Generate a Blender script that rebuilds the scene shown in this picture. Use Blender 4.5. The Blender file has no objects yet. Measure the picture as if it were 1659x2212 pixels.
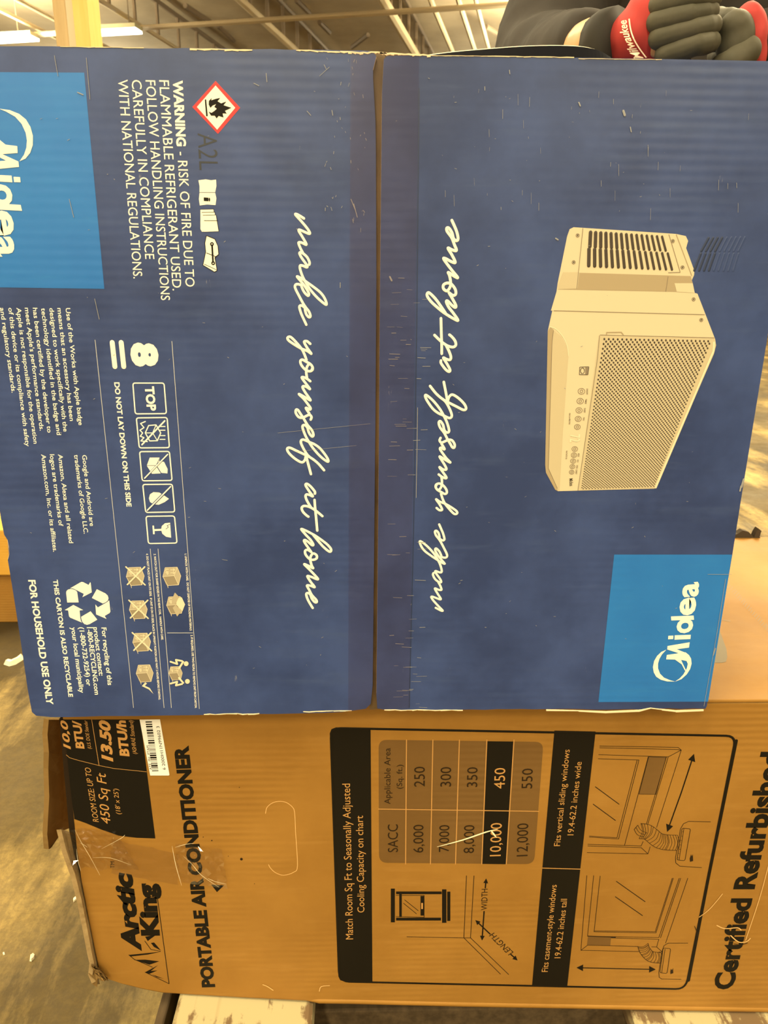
import bpy, bmesh, math, random
from mathutils import Vector, Matrix, noise
random.seed(7)
sc = bpy.context.scene
COL = sc.collection

# ------------------------------------------------------------------ camera
W, H, F = 1659.0, 2212.0, 1600.0
D_CAM = 0.65                       # distance camera - face of the upper carton (plane y = 0)
CAM = Vector((0.0, -D_CAM, 0.945))
def unit(v): return v.normalized()
dn = unit(Vector((775 - W/2, 6260 - H/2, F)))          # world down, in camera axes (right, down, forward)
wz = -dn
wx = Vector((1.0, 0.0, 0.0275)); wx = unit(wx - wx.dot(wz)*wz)
wy = wz.cross(wx)
cam_data = bpy.data.cameras.new('camera'); cam = bpy.data.objects.new('camera', cam_data); COL.objects.link(cam)
cam_data.sensor_fit = 'HORIZONTAL'; cam_data.sensor_width = 36.0; cam_data.lens = 36.0*F/W
cam_data.clip_start = 0.02; cam_data.clip_end = 300
def axis(i): return Vector((wx[i], wy[i], wz[i]))
R3 = Matrix((axis(0), -axis(1), -axis(2))).transposed()
cam.matrix_world = Matrix.Translation(CAM) @ R3.to_4x4()
sc.camera = cam
cam_data.dof.use_dof = True; cam_data.dof.focus_distance = 0.74; cam_data.dof.aperture_fstop = 22.0
def ray(px, py):
    r = Vector((px - W/2, py - H/2, F))
    return Vector((r.dot(wx), r.dot(wy), r.dot(wz)))
def Q(px, py, y=0.0):              # the point of the plane at depth y
    r = ray(px, py); return CAM + r*((y - CAM.y)/r.y)
def G(px, py, z=0.0):              # the point of a level plane at height z
    r = ray(px, py); return CAM + r*((z - CAM.z)/r.z)

# ------------------------------------------------------------------ light and exposure
sc.view_settings.view_transform = 'Standard'; sc.view_settings.look = 'None'
sc.view_settings.gamma = 1.0; sc.view_settings.use_curve_mapping = False
sc.view_settings.exposure = 0.0
world = bpy.data.worlds.new('world'); sc.world = world; world.use_nodes = True
world.node_tree.nodes['Background'].inputs[0].default_value = (1.0, 0.86, 0.6, 1)
world.node_tree.nodes['Background'].inputs[1].default_value = 0.05
LAMP = (1.0, 0.85, 0.54)
E_DOWN, E_UP = 480.0, 210.0
CEIL_Z, LAMP_Z = 7.6, 6.35
def area(name, loc, sx, sy, e, rot=(0, 0, 0), col=LAMP):
    l = bpy.data.lights.new(name, 'AREA'); l.shape = 'RECTANGLE'; l.size = sx; l.size_y = sy; l.energy = e; l.color = col
    o = bpy.data.objects.new(name, l); COL.objects.link(o); o.location = loc; o.rotation_euler = rot
    return o
for gx in (-9.0, -1.8, 6.0):
    for gy in (-19.5, -15.5, -11.0, -6.0, -2.0, 3.5, 9.5):
        area('unseen_lamp', (gx, gy, LAMP_Z), 0.5, 2.6, E_DOWN)  # unseen ceiling lamps; rows behind the camera added to haze the blue carton's top
for lx, ly in ((3.2, 4.2), (4.6, 7.5)):
    area('unseen_lamp', (lx, ly, LAMP_Z), 0.5, 2.6, 700.0)  # extra unseen lamps added to brighten the floor at the right rear
for gx in (-9.0, 5.0, 16.0):
    for gy in (6.0, 18.0, 30.0):
        area('ceiling_fill', (gx, gy, LAMP_Z - 0.6), 1.2, 4.0, E_UP*9, (math.pi, 0, 0))  # upward fill added to brighten the ceiling, no fixture here

# ------------------------------------------------------------------ materials
def node_mat(name):
    m = bpy.data.materials.new(name); m.use_nodes = True
    nt = m.node_tree; b = nt.nodes['Principled BSDF']
    return m, nt, b
def lin(r, g, b):
    f = lambda c: (c/255/12.92) if c/255 <= 0.04045 else ((c/255 + 0.055)/1.055)**2.4
    return (f(r), f(g), f(b), 1)
def plain(name, col, rough=0.6, spec=0.4, emit=None, es=0, metal=0):
    m, nt, b = node_mat(name)
    b.inputs['Base Color'].default_value = (*col[:3], 1); b.inputs['Roughness'].default_value = rough
    b.inputs['Specular IOR Level'].default_value = spec; b.inputs['Metallic'].default_value = metal
    if emit: b.inputs['Emission Color'].default_value = (*emit[:3], 1); b.inputs['Emission Strength'].default_value = es
    return m
def ramp(nt, src, a, ca, b, cb):
    r = nt.nodes.new('ShaderNodeValToRGB'); nt.links.new(src, r.inputs[0])
    r.color_ramp.elements[0].position = a; r.color_ramp.elements[0].color = ca
    r.color_ramp.elements[1].position = b; r.color_ramp.elements[1].color = cb
    return r.outputs[0]
def tex_noise(nt, scale, detail=4, rough=0.6, coord='Object', sc3=None):
    tc = nt.nodes.new('ShaderNodeTexCoord'); src = tc.outputs[coord]
    if sc3:
        mp = nt.nodes.new('ShaderNodeMapping'); nt.links.new(src, mp.inputs[0]); mp.inputs['Scale'].default_value = sc3; src = mp.outputs[0]
    n = nt.nodes.new('ShaderNodeTexNoise'); nt.links.new(src, n.inputs['Vector'])
    n.inputs['Scale'].default_value = scale; n.inputs['Detail'].default_value = detail; n.inputs['Roughness'].default_value = rough
    return n.outputs['Fac']
def mix(nt, fac, a, b, mode='MIX'):
    x = nt.nodes.new('ShaderNodeMix'); x.data_type = 'RGBA'; x.blend_type = mode
    for s, v in ((x.inputs[0], fac), (x.inputs[6], a), (x.inputs[7], b)):
        if hasattr(v, 'is_linked'): nt.links.new(v, s)
        else: s.default_value = v
    return x.outputs[2]
def board(name, base, dark, light, rough, spec, flute=0.0078, bump=0.0005, scuff=0.0, mottle=6.0, along='Z', edge=(0.35, 0.65)):
    """printed or raw corrugated board: mottled colour, fluting that telegraphs through, scuffs"""
    m, nt, b = node_mat(name)
    n1 = tex_noise(nt, mottle, 6, 0.65)
    c = ramp(nt, n1, edge[0], (*dark, 1), edge[1], (*base, 1))
    n2 = tex_noise(nt, 40, 3, 0.7, sc3=(0.25, 1, 1.6))
    c = mix(nt, ramp(nt, n2, 0.55, (0, 0, 0, 1), 0.75, (0.35, 0.35, 0.35, 1)), c, (*light, 1))
    if scuff:
        n3 = tex_noise(nt, 30, 8, 0.75, sc3=(2.2, 1, 0.5))
        c = mix(nt, ramp(nt, n3, 0.665, (0, 0, 0, 1), 0.74, (scuff, scuff, scuff, 1)), c, (0.55, 0.52, 0.42, 1))
    nt.links.new(c, b.inputs['Base Color'])
    rr = nt.nodes.new('ShaderNodeMapRange'); nt.links.new(tex_noise(nt, 14, 5, 0.7), rr.inputs[0])
    rr.inputs['To Min'].default_value = rough - 0.08; rr.inputs['To Max'].default_value = rough + 0.12
    nt.links.new(rr.outputs[0], b.inputs['Roughness']); b.inputs['Specular IOR Level'].default_value = spec
    tc = nt.nodes.new('ShaderNodeTexCoord')
    wv = nt.nodes.new('ShaderNodeTexWave'); wv.wave_type = 'BANDS'; wv.bands_direction = along
    nt.links.new(tc.outputs['Object'], wv.inputs['Vector'])
    wv.inputs['Scale'].default_value = 0.314/flute/1.0; wv.inputs['Distortion'].default_value = 0.6; wv.inputs['Detail'].default_value = 1
    amp = ramp(nt, tex_noise(nt, 5, 3, 0.6), 0.44, (0.03, 0.03, 0.03, 1), 0.68, (1, 1, 1, 1))
    mu = nt.nodes.new('ShaderNodeMath'); mu.operation = 'MULTIPLY'; nt.links.new(wv.outputs['Fac'], mu.inputs[0]); nt.links.new(amp, mu.inputs[1])
    ad = nt.nodes.new('ShaderNodeMath'); ad.operation = 'MULTIPLY_ADD'; nt.links.new(tex_noise(nt, 90, 4, 0.6), ad.inputs[0]); ad.inputs[1].default_value = 0.25; nt.links.new(mu.outputs[0], ad.inputs[2])
    bp = nt.nodes.new('ShaderNodeBump'); bp.inputs['Strength'].default_value = 0.42; bp.inputs['Distance'].default_value = bump
    nt.links.new(ad.outputs[0], bp.inputs['Height']); nt.links.new(bp.outputs[0], b.inputs['Normal'])
    return m
def noisy(name, a, b_, scale, rough=0.8, spec=0.2, sc3=None):
    m, nt, b = node_mat(name)
    nt.links.new(ramp(nt, tex_noise(nt, scale, 5, 0.6, sc3=sc3), 0.35, (*a, 1), 0.65, (*b_, 1)), b.inputs['Base Color'])
    b.inputs['Roughness'].default_value = rough; b.inputs['Specular IOR Level'].default_value = spec
    return m
BLUE = board('navy_printed_board', (0.036, 0.064, 0.190), (0.020, 0.038, 0.122), (0.05, 0.08, 0.185), 0.34, 0.5, scuff=0.45, mottle=6.0, bump=0.00018, edge=(0.40, 0.60))
AZURE = board('azure_printed_board', (0.018, 0.17, 0.50), (0.014, 0.135, 0.44), (0.03, 0.2, 0.5), 0.34, 0.5, scuff=0.12, bump=0.00018)
KRAFT = board('kraft_board', (0.305, 0.150, 0.026), (0.25, 0.118, 0.018), (0.35, 0.18, 0.04), 0.6, 0.25, bump=0.0005)  # darkened base: dimmer light on the lower carton's front sits in this colour
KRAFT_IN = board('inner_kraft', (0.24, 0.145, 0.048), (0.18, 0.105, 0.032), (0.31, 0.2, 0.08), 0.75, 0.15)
RAW = plain('raw_paper_edge', (0.75, 0.6, 0.38), 0.8, 0.2)
WHITE = plain('cream_white_ink', (0.86, 0.82, 0.66), 0.42, 0.4)
FADED = plain('worn_white_ink', (0.5, 0.5, 0.48), 0.45, 0.4)
INK = plain('black_ink', (0.008, 0.006, 0.003), 0.55, 0.15)
INK2 = plain('thin_black_ink', (0.022, 0.012, 0.004), 0.6, 0.15)
TONE = board('brown_halftone_ink', (0.15, 0.078, 0.02), (0.125, 0.063, 0.015), (0.165, 0.085, 0.025), 0.6, 0.25)
KRAFT_TXT = plain('board_showing_through', (0.44, 0.225, 0.065), 0.6, 0.25)
SCUFF = plain('pale_scuff', (0.26, 0.26, 0.26), 0.5, 0.4)
STAMP = plain('dark_stamp_ink', (0.022, 0.026, 0.035), 0.4, 0.5)
RED = plain('red_ink', (0.62, 0.03, 0.03), 0.4, 0.4)
LABEL_W = plain('white_label_paper', (0.8, 0.78, 0.72), 0.45, 0.4)
CREAM = plain('cream_ink', (0.58, 0.50, 0.33), 0.42, 0.4)
CREAM2 = plain('pale_tan_ink', (0.50, 0.42, 0.265), 0.42, 0.4)
CREAM3 = plain('tan_ink', (0.36, 0.28, 0.165), 0.42, 0.4)
CREAM_L = plain('light_cream_ink', (0.68, 0.60, 0.41), 0.42, 0.4)
SLOT = plain('dark_brown_ink', (0.05, 0.036, 0.026), 0.45, 0.4)
LINE = plain('fine_grey_ink', (0.22, 0.17, 0.11), 0.45, 0.4)
BOXINK = plain('beige_symbol_ink', (0.42, 0.36, 0.24), 0.42, 0.4)
BOXINK2 = plain('brown_symbol_ink', (0.27, 0.22, 0.14), 0.42, 0.4)
GHOST = plain('dark_navy_ink', (0.018, 0.03, 0.075), 0.38, 0.5)
GHOST2 = plain('dim_navy_ink', (0.029, 0.052, 0.15), 0.38, 0.5)

# ------------------------------------------------------------------ object helpers
def tag(o, label=None, cat=None, group=None, kind=None):
    if label: o['label'] = label
    if cat: o['category'] = cat
    if group: o['group'] = group
    if kind: o['kind'] = kind
    return o
def empty(name, loc):
    o = bpy.data.objects.new(name, None); COL.objects.link(o); o.location = loc; o.empty_display_size = 0.1
    return o
def link(name, bm, mats, parent=None, smooth=False):
    me = bpy.data.meshes.new(name); bm.to_mesh(me); bm.free()
    for m in (mats if isinstance(mats, (list, tuple)) else [mats]): me.materials.append(m)
    if smooth:
        for p in me.polygons: p.use_smooth = True
    o = bpy.data.objects.new(name, me); COL.objects.link(o)
    if parent:
        o.parent = parent
        top = parent
        off = Vector((0, 0, 0))
        while top: off += top.location; top = top.parent
        o.location = -off if off.length else (0, 0, 0)
        # geometry is authored in world coordinates
    return o
def link_local(name, bm, mats, loc, smooth=False):
    """top-level mesh whose origin sits at loc (geometry authored in world coordinates)"""
    bmesh.ops.translate(bm, verts=bm.verts, vec=-Vector(loc))
    o = link(name, bm, mats, None, smooth); o.location = loc; return o
def box_bm(bm, lo, hi, mi=0, bevel=0.0):
    lo, hi = Vector(lo), Vector(hi)
    r = bmesh.ops.create_cube(bm, size=1.0)
    vs = r['verts']
    for v in vs:
        v.co = Vector(((lo.x+hi.x)/2 + v.co.x*(hi.x-lo.x), (lo.y+hi.y)/2 + v.co.y*(hi.y-lo.y), (lo.z+hi.z)/2 + v.co.z*(hi.z-lo.z)))
    fs = list({f for v in vs for f in v.link_faces})
    for f in fs: f.material_index = mi
    if bevel:
        es = list({e for v in vs for e in v.link_edges})
        bmesh.ops.bevel(bm, geom=es, offset=bevel, segments=2, affect='EDGES', profile=0.5)
def prism(bm, pts, vec, mi=0, side=None):
    """polygon pts (world) extruded along vec"""
    vec = Vector(vec); n = len(pts)
    a = [bm.verts.new(p) for p in pts]; b = [bm.verts.new(Vector(p) + vec) for p in pts]
    f = bm.faces.new(a); f.material_index = mi
    f = bm.faces.new(b[::-1]); f.material_index = mi
    for i in range(n):
        f = bm.faces.new((a[i], b[i], b[(i+1) % n], a[(i+1) % n])); f.material_index = mi if side is None else side
def frame_of(d):
    d = d.normalized(); up = Vector((0, 0, 1)) if abs(d.z) < 0.95 else Vector((1, 0, 0))
    u = d.cross(up).normalized(); v = u.cross(d); return d, u, v
def tube(bm, pts, radii, seg=8, mi=0, cap=True):
    rings = []
    for i, p in enumerate(pts):
        p = Vector(p)
        d = Vector(pts[min(i+1, len(pts)-1)]) - Vector(pts[max(i-1, 0)])
        _, u, v = frame_of(d)
        r = radii[i] if isinstance(radii, (list, tuple)) else radii
        rings.append([bm.verts.new(p + (u*math.cos(2*math.pi*k/seg) + v*math.sin(2*math.pi*k/seg))*r) for k in range(seg)])
    for a, b in zip(rings, rings[1:]):
        for k in range(seg):
            f = bm.faces.new((a[k], a[(k+1) % seg], b[(k+1) % seg], b[k])); f.material_index = mi
    if cap:
        for r in (rings[0][::-1], rings[-1]):
            f = bm.faces.new(r); f.material_index = mi
def ball(bm, c, r, seg=14, sc3=(1, 1, 1), rot=None):
    res = bmesh.ops.create_uvsphere(bm, u_segments=seg, v_segments=max(6, seg*2//3), radius=1.0)
    for v in res['verts']:
        p = Vector((v.co.x*sc3[0]*r, v.co.y*sc3[1]*r, v.co.z*sc3[2]*r))
        if rot: p = rot @ p
        v.co = p + Vector(c)
def limb(bm, pts, radii):
    """chain of joints -> overlapping balls and tapered tubes, fused afterwards by a voxel remesh"""
    tube(bm, pts, radii, 14)
    for p, r in zip(pts, radii): ball(bm, p, r)
def fuse(o, voxel, it=6):
    m = o.modifiers.new('remesh', 'REMESH'); m.mode = 'VOXEL'; m.voxel_size = voxel; m.use_smooth_shade = True
    s = o.modifiers.new('smooth', 'SMOOTH'); s.iterations = it; s.factor = 0.5

# ------------------------------------------------------------------ printing on a plane
_tc = {}
def glyphs(s, bold, shear):
    k = (s, bold, shear)
    if k in _tc: return _tc[k]
    cu = bpy.data.curves.new('lettering', 'FONT'); cu.body = s; cu.size = 1.0; cu.offset = bold; cu.shear = shear; cu.resolution_u = 3
    o = bpy.data.objects.new('lettering', cu); COL.objects.link(o)
    bpy.context.view_layer.update()
    dg = bpy.context.evaluated_depsgraph_get(); ev = o.evaluated_get(dg); me = ev.to_mesh()
    vs = [(v.co.x, v.co.y) for v in me.vertices]; fs = [tuple(p.vertices) for p in me.polygons]
    ev.to_mesh_clear(); bpy.data.objects.remove(o); bpy.data.curves.remove(cu)
    _tc[k] = (vs, fs); return _tc[k]
def catmull(pts, n=5):
    out = []
    for i in range(len(pts)-1):
        p0 = pts[max(i-1, 0)]; p1 = pts[i]; p2 = pts[i+1]; p3 = pts[min(i+2, len(pts)-1)]
        for k in range(n):
            t = k/n
            out.append(tuple(0.5*((2*p1[j]) + (-p0[j]+p2[j])*t + (2*p0[j]-5*p1[j]+4*p2[j]-p3[j])*t*t + (-p0[j]+3*p1[j]-3*p2[j]+p3[j])*t**3) for j in (0, 1)))
    out.append(tuple(pts[-1])); return out
class Art:
    """flat ink on the plane y = Y, coordinates read off in photograph pixels (origin ox, oy and scale s of a crop)"""
    def __init__(self, Y, level=1):
        self.Y, self.bm, self.mats, self.level = Y, bmesh.new(), [], level
        self.ox = self.oy = 0.0; self.s = 1.0; self.fn = None
    def crop(self, ox, oy, s): self.ox, self.oy, self.s = ox, oy, s; return self
    def px(self, p): return (self.ox + p[0]/self.s, self.oy + p[1]/self.s)
    def pl(self, p):                       # crop px -> plane (x, z)
        q = Q(*self.px(p), self.Y); r = (q.x, q.z)
        return self.fn(r) if self.fn else r
    def mi(self, m):
        if m not in self.mats: self.mats.append(m)
        return self.mats.index(m)
    def v(self, xz, lv): return self.bm.verts.new((xz[0], self.Y - 0.00012*(self.level + lv), xz[1]))
    def poly_xz(self, pts, m, lv=0):
        f = self.bm.faces.new([self.v(p, lv) for p in pts]); f.material_index = self.mi(m)
    def poly(self, pts, m, lv=0): self.poly_xz([self.pl(p) for p in pts], m, lv)
    def scale(self, p):
        a, b = self.pl(p), self.pl((p[0]+10, p[1])); return math.hypot(a[0]-b[0], a[1]-b[1])/10
    def stroke_xz(self, P, w, m, lv=0, closed=False, taper=None):
        """an ink line: each piece very slightly ridged, round joints"""
        n = len(P); mi = self.mi(m); y0 = self.Y - 0.00012*(self.level + lv)
        nv = lambda x, z, h: self.bm.verts.new((x, y0 - h, z))
        for i in range(n if closed else n-1):
            a, b = P[i], P[(i+1) % n]; dx, dz = b[0]-a[0], b[1]-a[1]; l = math.hypot(dx, dz)
            if l < 1e-7: continue
            wa = wb = w/2
            if taper: wa, wb = w/2*taper(i/max(n-1, 1)), w/2*taper((i+1)/max(n-1, 1))
            nx, nz = -dz/l, dx/l
            v = [nv(a[0]+nx*wa, a[1]+nz*wa, 0), nv(a[0], a[1], wa*.12), nv(a[0]-nx*wa, a[1]-nz*wa, 0), nv(b[0]-nx*wb, b[1]-nz*wb, 0), nv(b[0], b[1], wb*.12), nv(b[0]+nx*wb, b[1]+nz*wb, 0)]
            for q in ((0, 1, 4, 5), (1, 2, 3, 4)): self.bm.faces.new([v[k] for k in q]).material_index = mi
        if w > 0.0006:
            for i, a in enumerate(P):
                r = w/2*(taper(i/max(n-1, 1)) if taper else 1)
                c = nv(a[0], a[1], r*.12); rim = [nv(a[0]+r*math.cos(t*math.pi/5), a[1]+r*math.sin(t*math.pi/5), 0) for t in range(10)]
                for t in range(10): self.bm.faces.new((c, rim[t], rim[(t+1) % 10])).material_index = mi
    def stroke(self, pts, w, m, lv=0, closed=False, smooth=0, taper=None):
        if smooth: pts = catmull(pts, smooth)
        self.stroke_xz([self.pl(p) for p in pts], w*self.scale(pts[0]), m, lv, closed, taper)
    def rect(self, a, b, m, lv=0): self.poly([a, (b[0], a[1]), b, (a[0], b[1])], m, lv)
    def disc(self, c, r, m, lv=0, n=16, ry=None):
        self.poly([(c[0]+r*math.cos(2*math.pi*k/n), c[1]+(ry or r)*math.sin(2*math.pi*k/n)) for k in range(n)], m, lv)
    def ring(self, c, r, w, m, lv=0, ry=None, n=18):
        self.stroke([(c[0]+r*math.cos(2*math.pi*k/n), c[1]+(ry or r)*math.sin(2*math.pi*k/n)) for k in range(n)], w, m, lv, True)
    def rrect(self, q, r, n=5):            # rounded quadrilateral outline from four corners
        out = []
        for i in range(4):
            p0, p1, p2 = Vector(q[i-1]), Vector(q[i]), Vector(q[(i+1) % 4])
            a = p1 + (p0-p1).normalized()*r; b = p1 + (p2-p1).normalized()*r
            for k in range(n+1):
                t = k/n; c = a*(1-t)**2 + p1*2*t*(1-t) + b*t*t; out.append((c.x, c.y))
        return out
    def text(self, s, p0, p1, cap, m, bold=0.0, shear=0.0, lv=0):
        """p0, p1 = ends of the baseline; cap = height of the capitals in crop pixels"""
        vs, fs = glyphs(s, bold, shear)
        if not vs: return
        xs = [v[0] for v in vs]; x0, x1 = min(xs), max(xs)
        hv, _ = glyphs('H', bold, 0.0); ch = max(v[1] for v in hv) - min(v[1] for v in hv); y0 = min(v[1] for v in hv)
        a, b = self.pl(p0), self.pl(p1)
        L = math.hypot(b[0]-a[0], b[1]-a[1]); e = ((b[0]-a[0])/L, (b[1]-a[1])/L); u = (-e[1], e[0])
        h = cap*self.scale(p0)/ch; kx = L/(x1-x0); mi = self.mi(m)
        bv = [self.v((a[0]+e[0]*(x-x0)*kx+u[0]*(y-y0)*h, a[1]+e[1]*(x-x0)*kx+u[1]*(y-y0)*h), lv) for x, y in vs]
        for f in fs:
            try: self.bm.faces.new([bv[i] for i in f]).material_index = mi
            except ValueError: pass
    def build(self, name, parent, label=None):
        o = link(name, self.bm, self.mats, parent)
        if label: o['label'] = label
        return o

# ================================================================== THE ROOM
def floor_mat():
    m, nt, b = node_mat('concrete_floor')
    c = ramp(nt, tex_noise(nt, 1.1, 8, 0.65), 0.36, (0.030, 0.019, 0.0045, 1), 0.68, (0.105, 0.070, 0.018, 1))
    st = tex_noise(nt, 3.0, 8, 0.7, sc3=(1.4, 0.35, 1))
    c = mix(nt, ramp(nt, st, 0.50, (0, 0, 0, 1), 0.74, (0.9, 0.9, 0.9, 1)), c, (0.40, 0.28, 0.09, 1))
    gr = tex_noise(nt, 60, 5, 0.8)
    c = mix(nt, ramp(nt, gr, 0.42, (0.35, 0.35, 0.35, 1), 0.6, (0, 0, 0, 1)), c, (0.03, 0.021, 0.008, 1))
    nt.links.new(c, b.inputs['Base Color'])
    nt.links.new(ramp(nt, tex_noise(nt, 4, 6, 0.7), 0.35, (0.5, 0.5, 0.5, 1), 0.7, (0.85, 0.85, 0.85, 1)), b.inputs['Roughness']); b.inputs['Specular IOR Level'].default_value = 0.25
    bp = nt.nodes.new('ShaderNodeBump'); bp.inputs['Strength'].default_value = 0.25; bp.inputs['Distance'].default_value = 0.004
    nt.links.new(gr, bp.inputs['Height']); nt.links.new(bp.outputs[0], b.inputs['Normal'])
    return m
DECK = noisy('painted_roof_deck', (0.34, 0.28, 0.19), (0.42, 0.35, 0.24), 0.8)
JOIST = plain('painted_steel', (0.56, 0.47, 0.32), 0.6, 0.3)
JOIST_D = plain('shaded_grey_steel', (0.22, 0.17, 0.12), 0.6, 0.3)
WALLM = noisy('painted_wall', (0.40, 0.34, 0.25), (0.46, 0.4, 0.3), 0.7)
X0, X1, Y0, Y1 = -26.0, 34.0, -22.0, 46.0
bm = bmesh.new(); box_bm(bm, (X0, Y0, -0.2), (X1, Y1, 0.0)); tag(link('floor', bm, floor_mat()), kind='structure')
bm = bmesh.new(); box_bm(bm, (X0, Y0, CEIL_Z), (X1, Y1, CEIL_Z + 0.2)); tag(link('ceiling', bm, DECK), kind='structure')
for nm, lo, hi in (('wall_back', (X0, Y1, 0), (X1, Y1+0.2, CEIL_Z)), ('wall_front', (X0, Y0-0.2, 0), (X1, Y0, CEIL_Z)),
                   ('wall_left', (X0-0.2, Y0, 0), (X0, Y1, CEIL_Z)), ('wall_right', (X1, Y0, 0), (X1+0.2, Y1, CEIL_Z))):
    bm = bmesh.new(); box_bm(bm, lo, hi); tag(link(nm, bm, WALLM), kind='structure')
# roof joists: chords running away to the right, webs between them
jd = ray(1190, 611); jd.z = 0; jd.normalize()
JZ = 6.7
def clip_line(p, d):
    ts = [-1e9, 1e9]
    for lo, hi, a, b in ((X0+0.3, X1-0.3, p.x, d.x), (Y0+0.3, Y1-0.3, p.y, d.y)):
        if abs(b) > 1e-6:
            t0, t1 = sorted(((lo-a)/b, (hi-a)/b)); ts = [max(ts[0], t0), min(ts[1], t1)]
    return p + d*ts[0], p + d*ts[1]
for k, (px, py, r) in enumerate(((105, 35, .05), (108, 75, .05), (215, 0, .055), (519, 0, .085), (828, 0, .105), (930, 0, .06), (990, 0, .06), (1038, 40, .05))):
    p = G(px, py, JZ); a, b = clip_line(p, jd)
    bm = bmesh.new()
    tube(bm, [a, b], r, 8)
    if k in (3, 4, 2):
        up = Vector((0, 0, CEIL_Z - JZ - 0.12)); tube(bm, [a + up, b + up], 0.06, 6, 1)
        n = int((b-a).length/1.1)
        for i in range(n):
            q = a + (b-a)*(i+0.5)/n
            if (q - CAM).length < 40: tube(bm, [q, q + up], 0.045, 5, 1)
    tag(link('ceiling_joist', bm, [JOIST, JOIST_D]), kind='structure')
cd = Vector((-jd.y, jd.x, 0))
for px, py, r in ((640, 40, .05), (1000, 15, .045)):
    p = G(px, py, JZ - 0.2); a, b = clip_line(p, cd)
    bm = bmesh.new(); tube(bm, [a, b], r, 8); tag(link('ceiling_conduit', bm, JOIST), kind='structure')
# slanting roof braces seen as darker lines
for (ax, ay), (bx, by) in (((400, 12), (455, 48)), ((640, 0), (668, 28)), ((690, 48), (712, 70)), ((470, 55), (505, 88)), ((1050, 58), (1085, 78)), ((760, 102), (795, 75))):
    a, b = G(ax, ay, JZ + .45), G(bx, by, JZ + .45)
    bm = bmesh.new(); tube(bm, [a, b], 0.06, 6); tag(link('ceiling_brace', bm, JOIST_D), kind='structure')
# fluorescent fixtures
GLOW = plain('fluorescent_lens', (0.9, 0.9, 0.85), 0.4, 0.3, (1.0, 0.96, 0.8), 9.0)
HOUSING = plain('white_fixture_housing', (0.6, 0.58, 0.4), 0.5, 0.4)
def fixture(pa, pb, label):
    a, b = G(*pa, LAMP_Z), G(*pb, LAMP_Z); b.z = a.z
    c = (a + b)/2; d = (b - a).normalized(); w = Vector((-d.y, d.x, 0))*0.17
    root = empty('ceiling_light', c); tag(root, label, 'light', 'fluorescent ceiling lights')
    bm = bmesh.new(); q = [a-w, b-w, b+w, a+w]
    prism(bm, [x + Vector((0, 0, 0.05)) for x in q], (0, 0, 0.09)); link('housing', bm, HOUSING, root)
    bm = bmesh.new(); w2 = w*0.92
    prism(bm, [a-w2, b-w2, b+w2, a+w2], (0, 0, 0.05)); link('lens', bm, GLOW, root)
    for e in (a*0.85+b*0.15, a*0.15+b*0.85):
        bm = bmesh.new(); tube(bm, [e + Vector((0, 0, .14)), Vector((e.x, e.y, CEIL_Z))], 0.012, 5); link('hanger', bm, JOIST_D, root)
fixture((170, 76), (300, 69), 'glowing white ceiling light just right of the pale wooden post')
fixture((-150, 98), (76, 85), 'glowing white ceiling light left of the pale wooden post')

# ------------------------------------------------------------------ wooden post behind the cartons
PINE = noisy('pine_wood', (0.42, 0.29, 0.13), (0.52, 0.37, 0.18), 9, 0.6, 0.3, (6, 6, 0.5))
PINE_Y = noisy('yellow_pine_wood', (0.66, 0.42, 0.10), (0.72, 0.48, 0.14), 9, 0.6, 0.3, (6, 6, 0.5))
PINE_W = plain('planed_wood_edge', (0.55, 0.45, 0.29), 0.6, 0.3)
yp = 1.55
xl, xm, xn, xr = (Q(x, 100, yp).x for x in (116, 146, 164, 197))
post = empty('wooden_post', ((xl+xr)/2, yp, 0)); tag(post, 'pale wooden post rising behind the blue carton between the ceiling lights', 'post')
bm = bmesh.new(); box_bm(bm, (xl, yp+0.02, 0), (xm, yp+0.10, 2.7), bevel=0.003); link('board', bm, PINE, post)
bm = bmesh.new(); box_bm(bm, (xm, yp+0.012, 0), (xn, yp+0.10, 2.7), bevel=0.003); link('edge_strip', bm, PINE_W, post)
bm = bmesh.new(); box_bm(bm, (xn, yp, 0), (xr, yp+0.10, 2.7), bevel=0.003); link('board', bm, PINE_Y, post)

# ================================================================== UPPER CARTON (blue)
ub = Q(808, 1537).z                     # its bottom
ul, ur, ut = Q(68, 1548).x, Q(1527, 1530).x, Q(818, 112).z
upper = empty('blue_appliance_carton', ((ul+ur)/2, 0.2, ub))
tag(upper, 'large navy blue appliance carton lying on its side on top of the brown carton', 'carton')
bm = bmesh.new(); box_bm(bm, (ul+0.003, 0.0085, ub+0.001), (ur-0.003, 0.44, ut-0.003), bevel=0.003); link('body', bm, BLUE, upper)
def jag(a, b, n, amp):                  # slightly ragged line in photograph pixels
    return [(a[0]+(b[0]-a[0])*i/n + random.uniform(-amp, amp)*0.3, a[1]+(b[1]-a[1])*i/n + (random.uniform(-amp, amp) if 0 < i < n else 0)) for i in range(n+1)]
left_px = ([(-148, 98)] + jag((-60, 99), (780, 109), 22, 1.2) + [(806, 111), (813, 122), (806, 150), (806, 172), (811, 260), (812, 330), (813, 600), (811, 900), (808, 1200), (805, 1480), (801, 1520), (790, 1531), (740, 1538)]
           + jag((700, 1540), (110, 1549), 16, 0.8) + [(78, 1546), (69, 1538), (60, 1490), (44, 1380), (30, 1290), (17, 1210), (19, 1196), (16, 1166), (9, 1155), (2, 1120), (-4, 1080), (-30, 900), (-60, 690), (-100, 430)])
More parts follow.
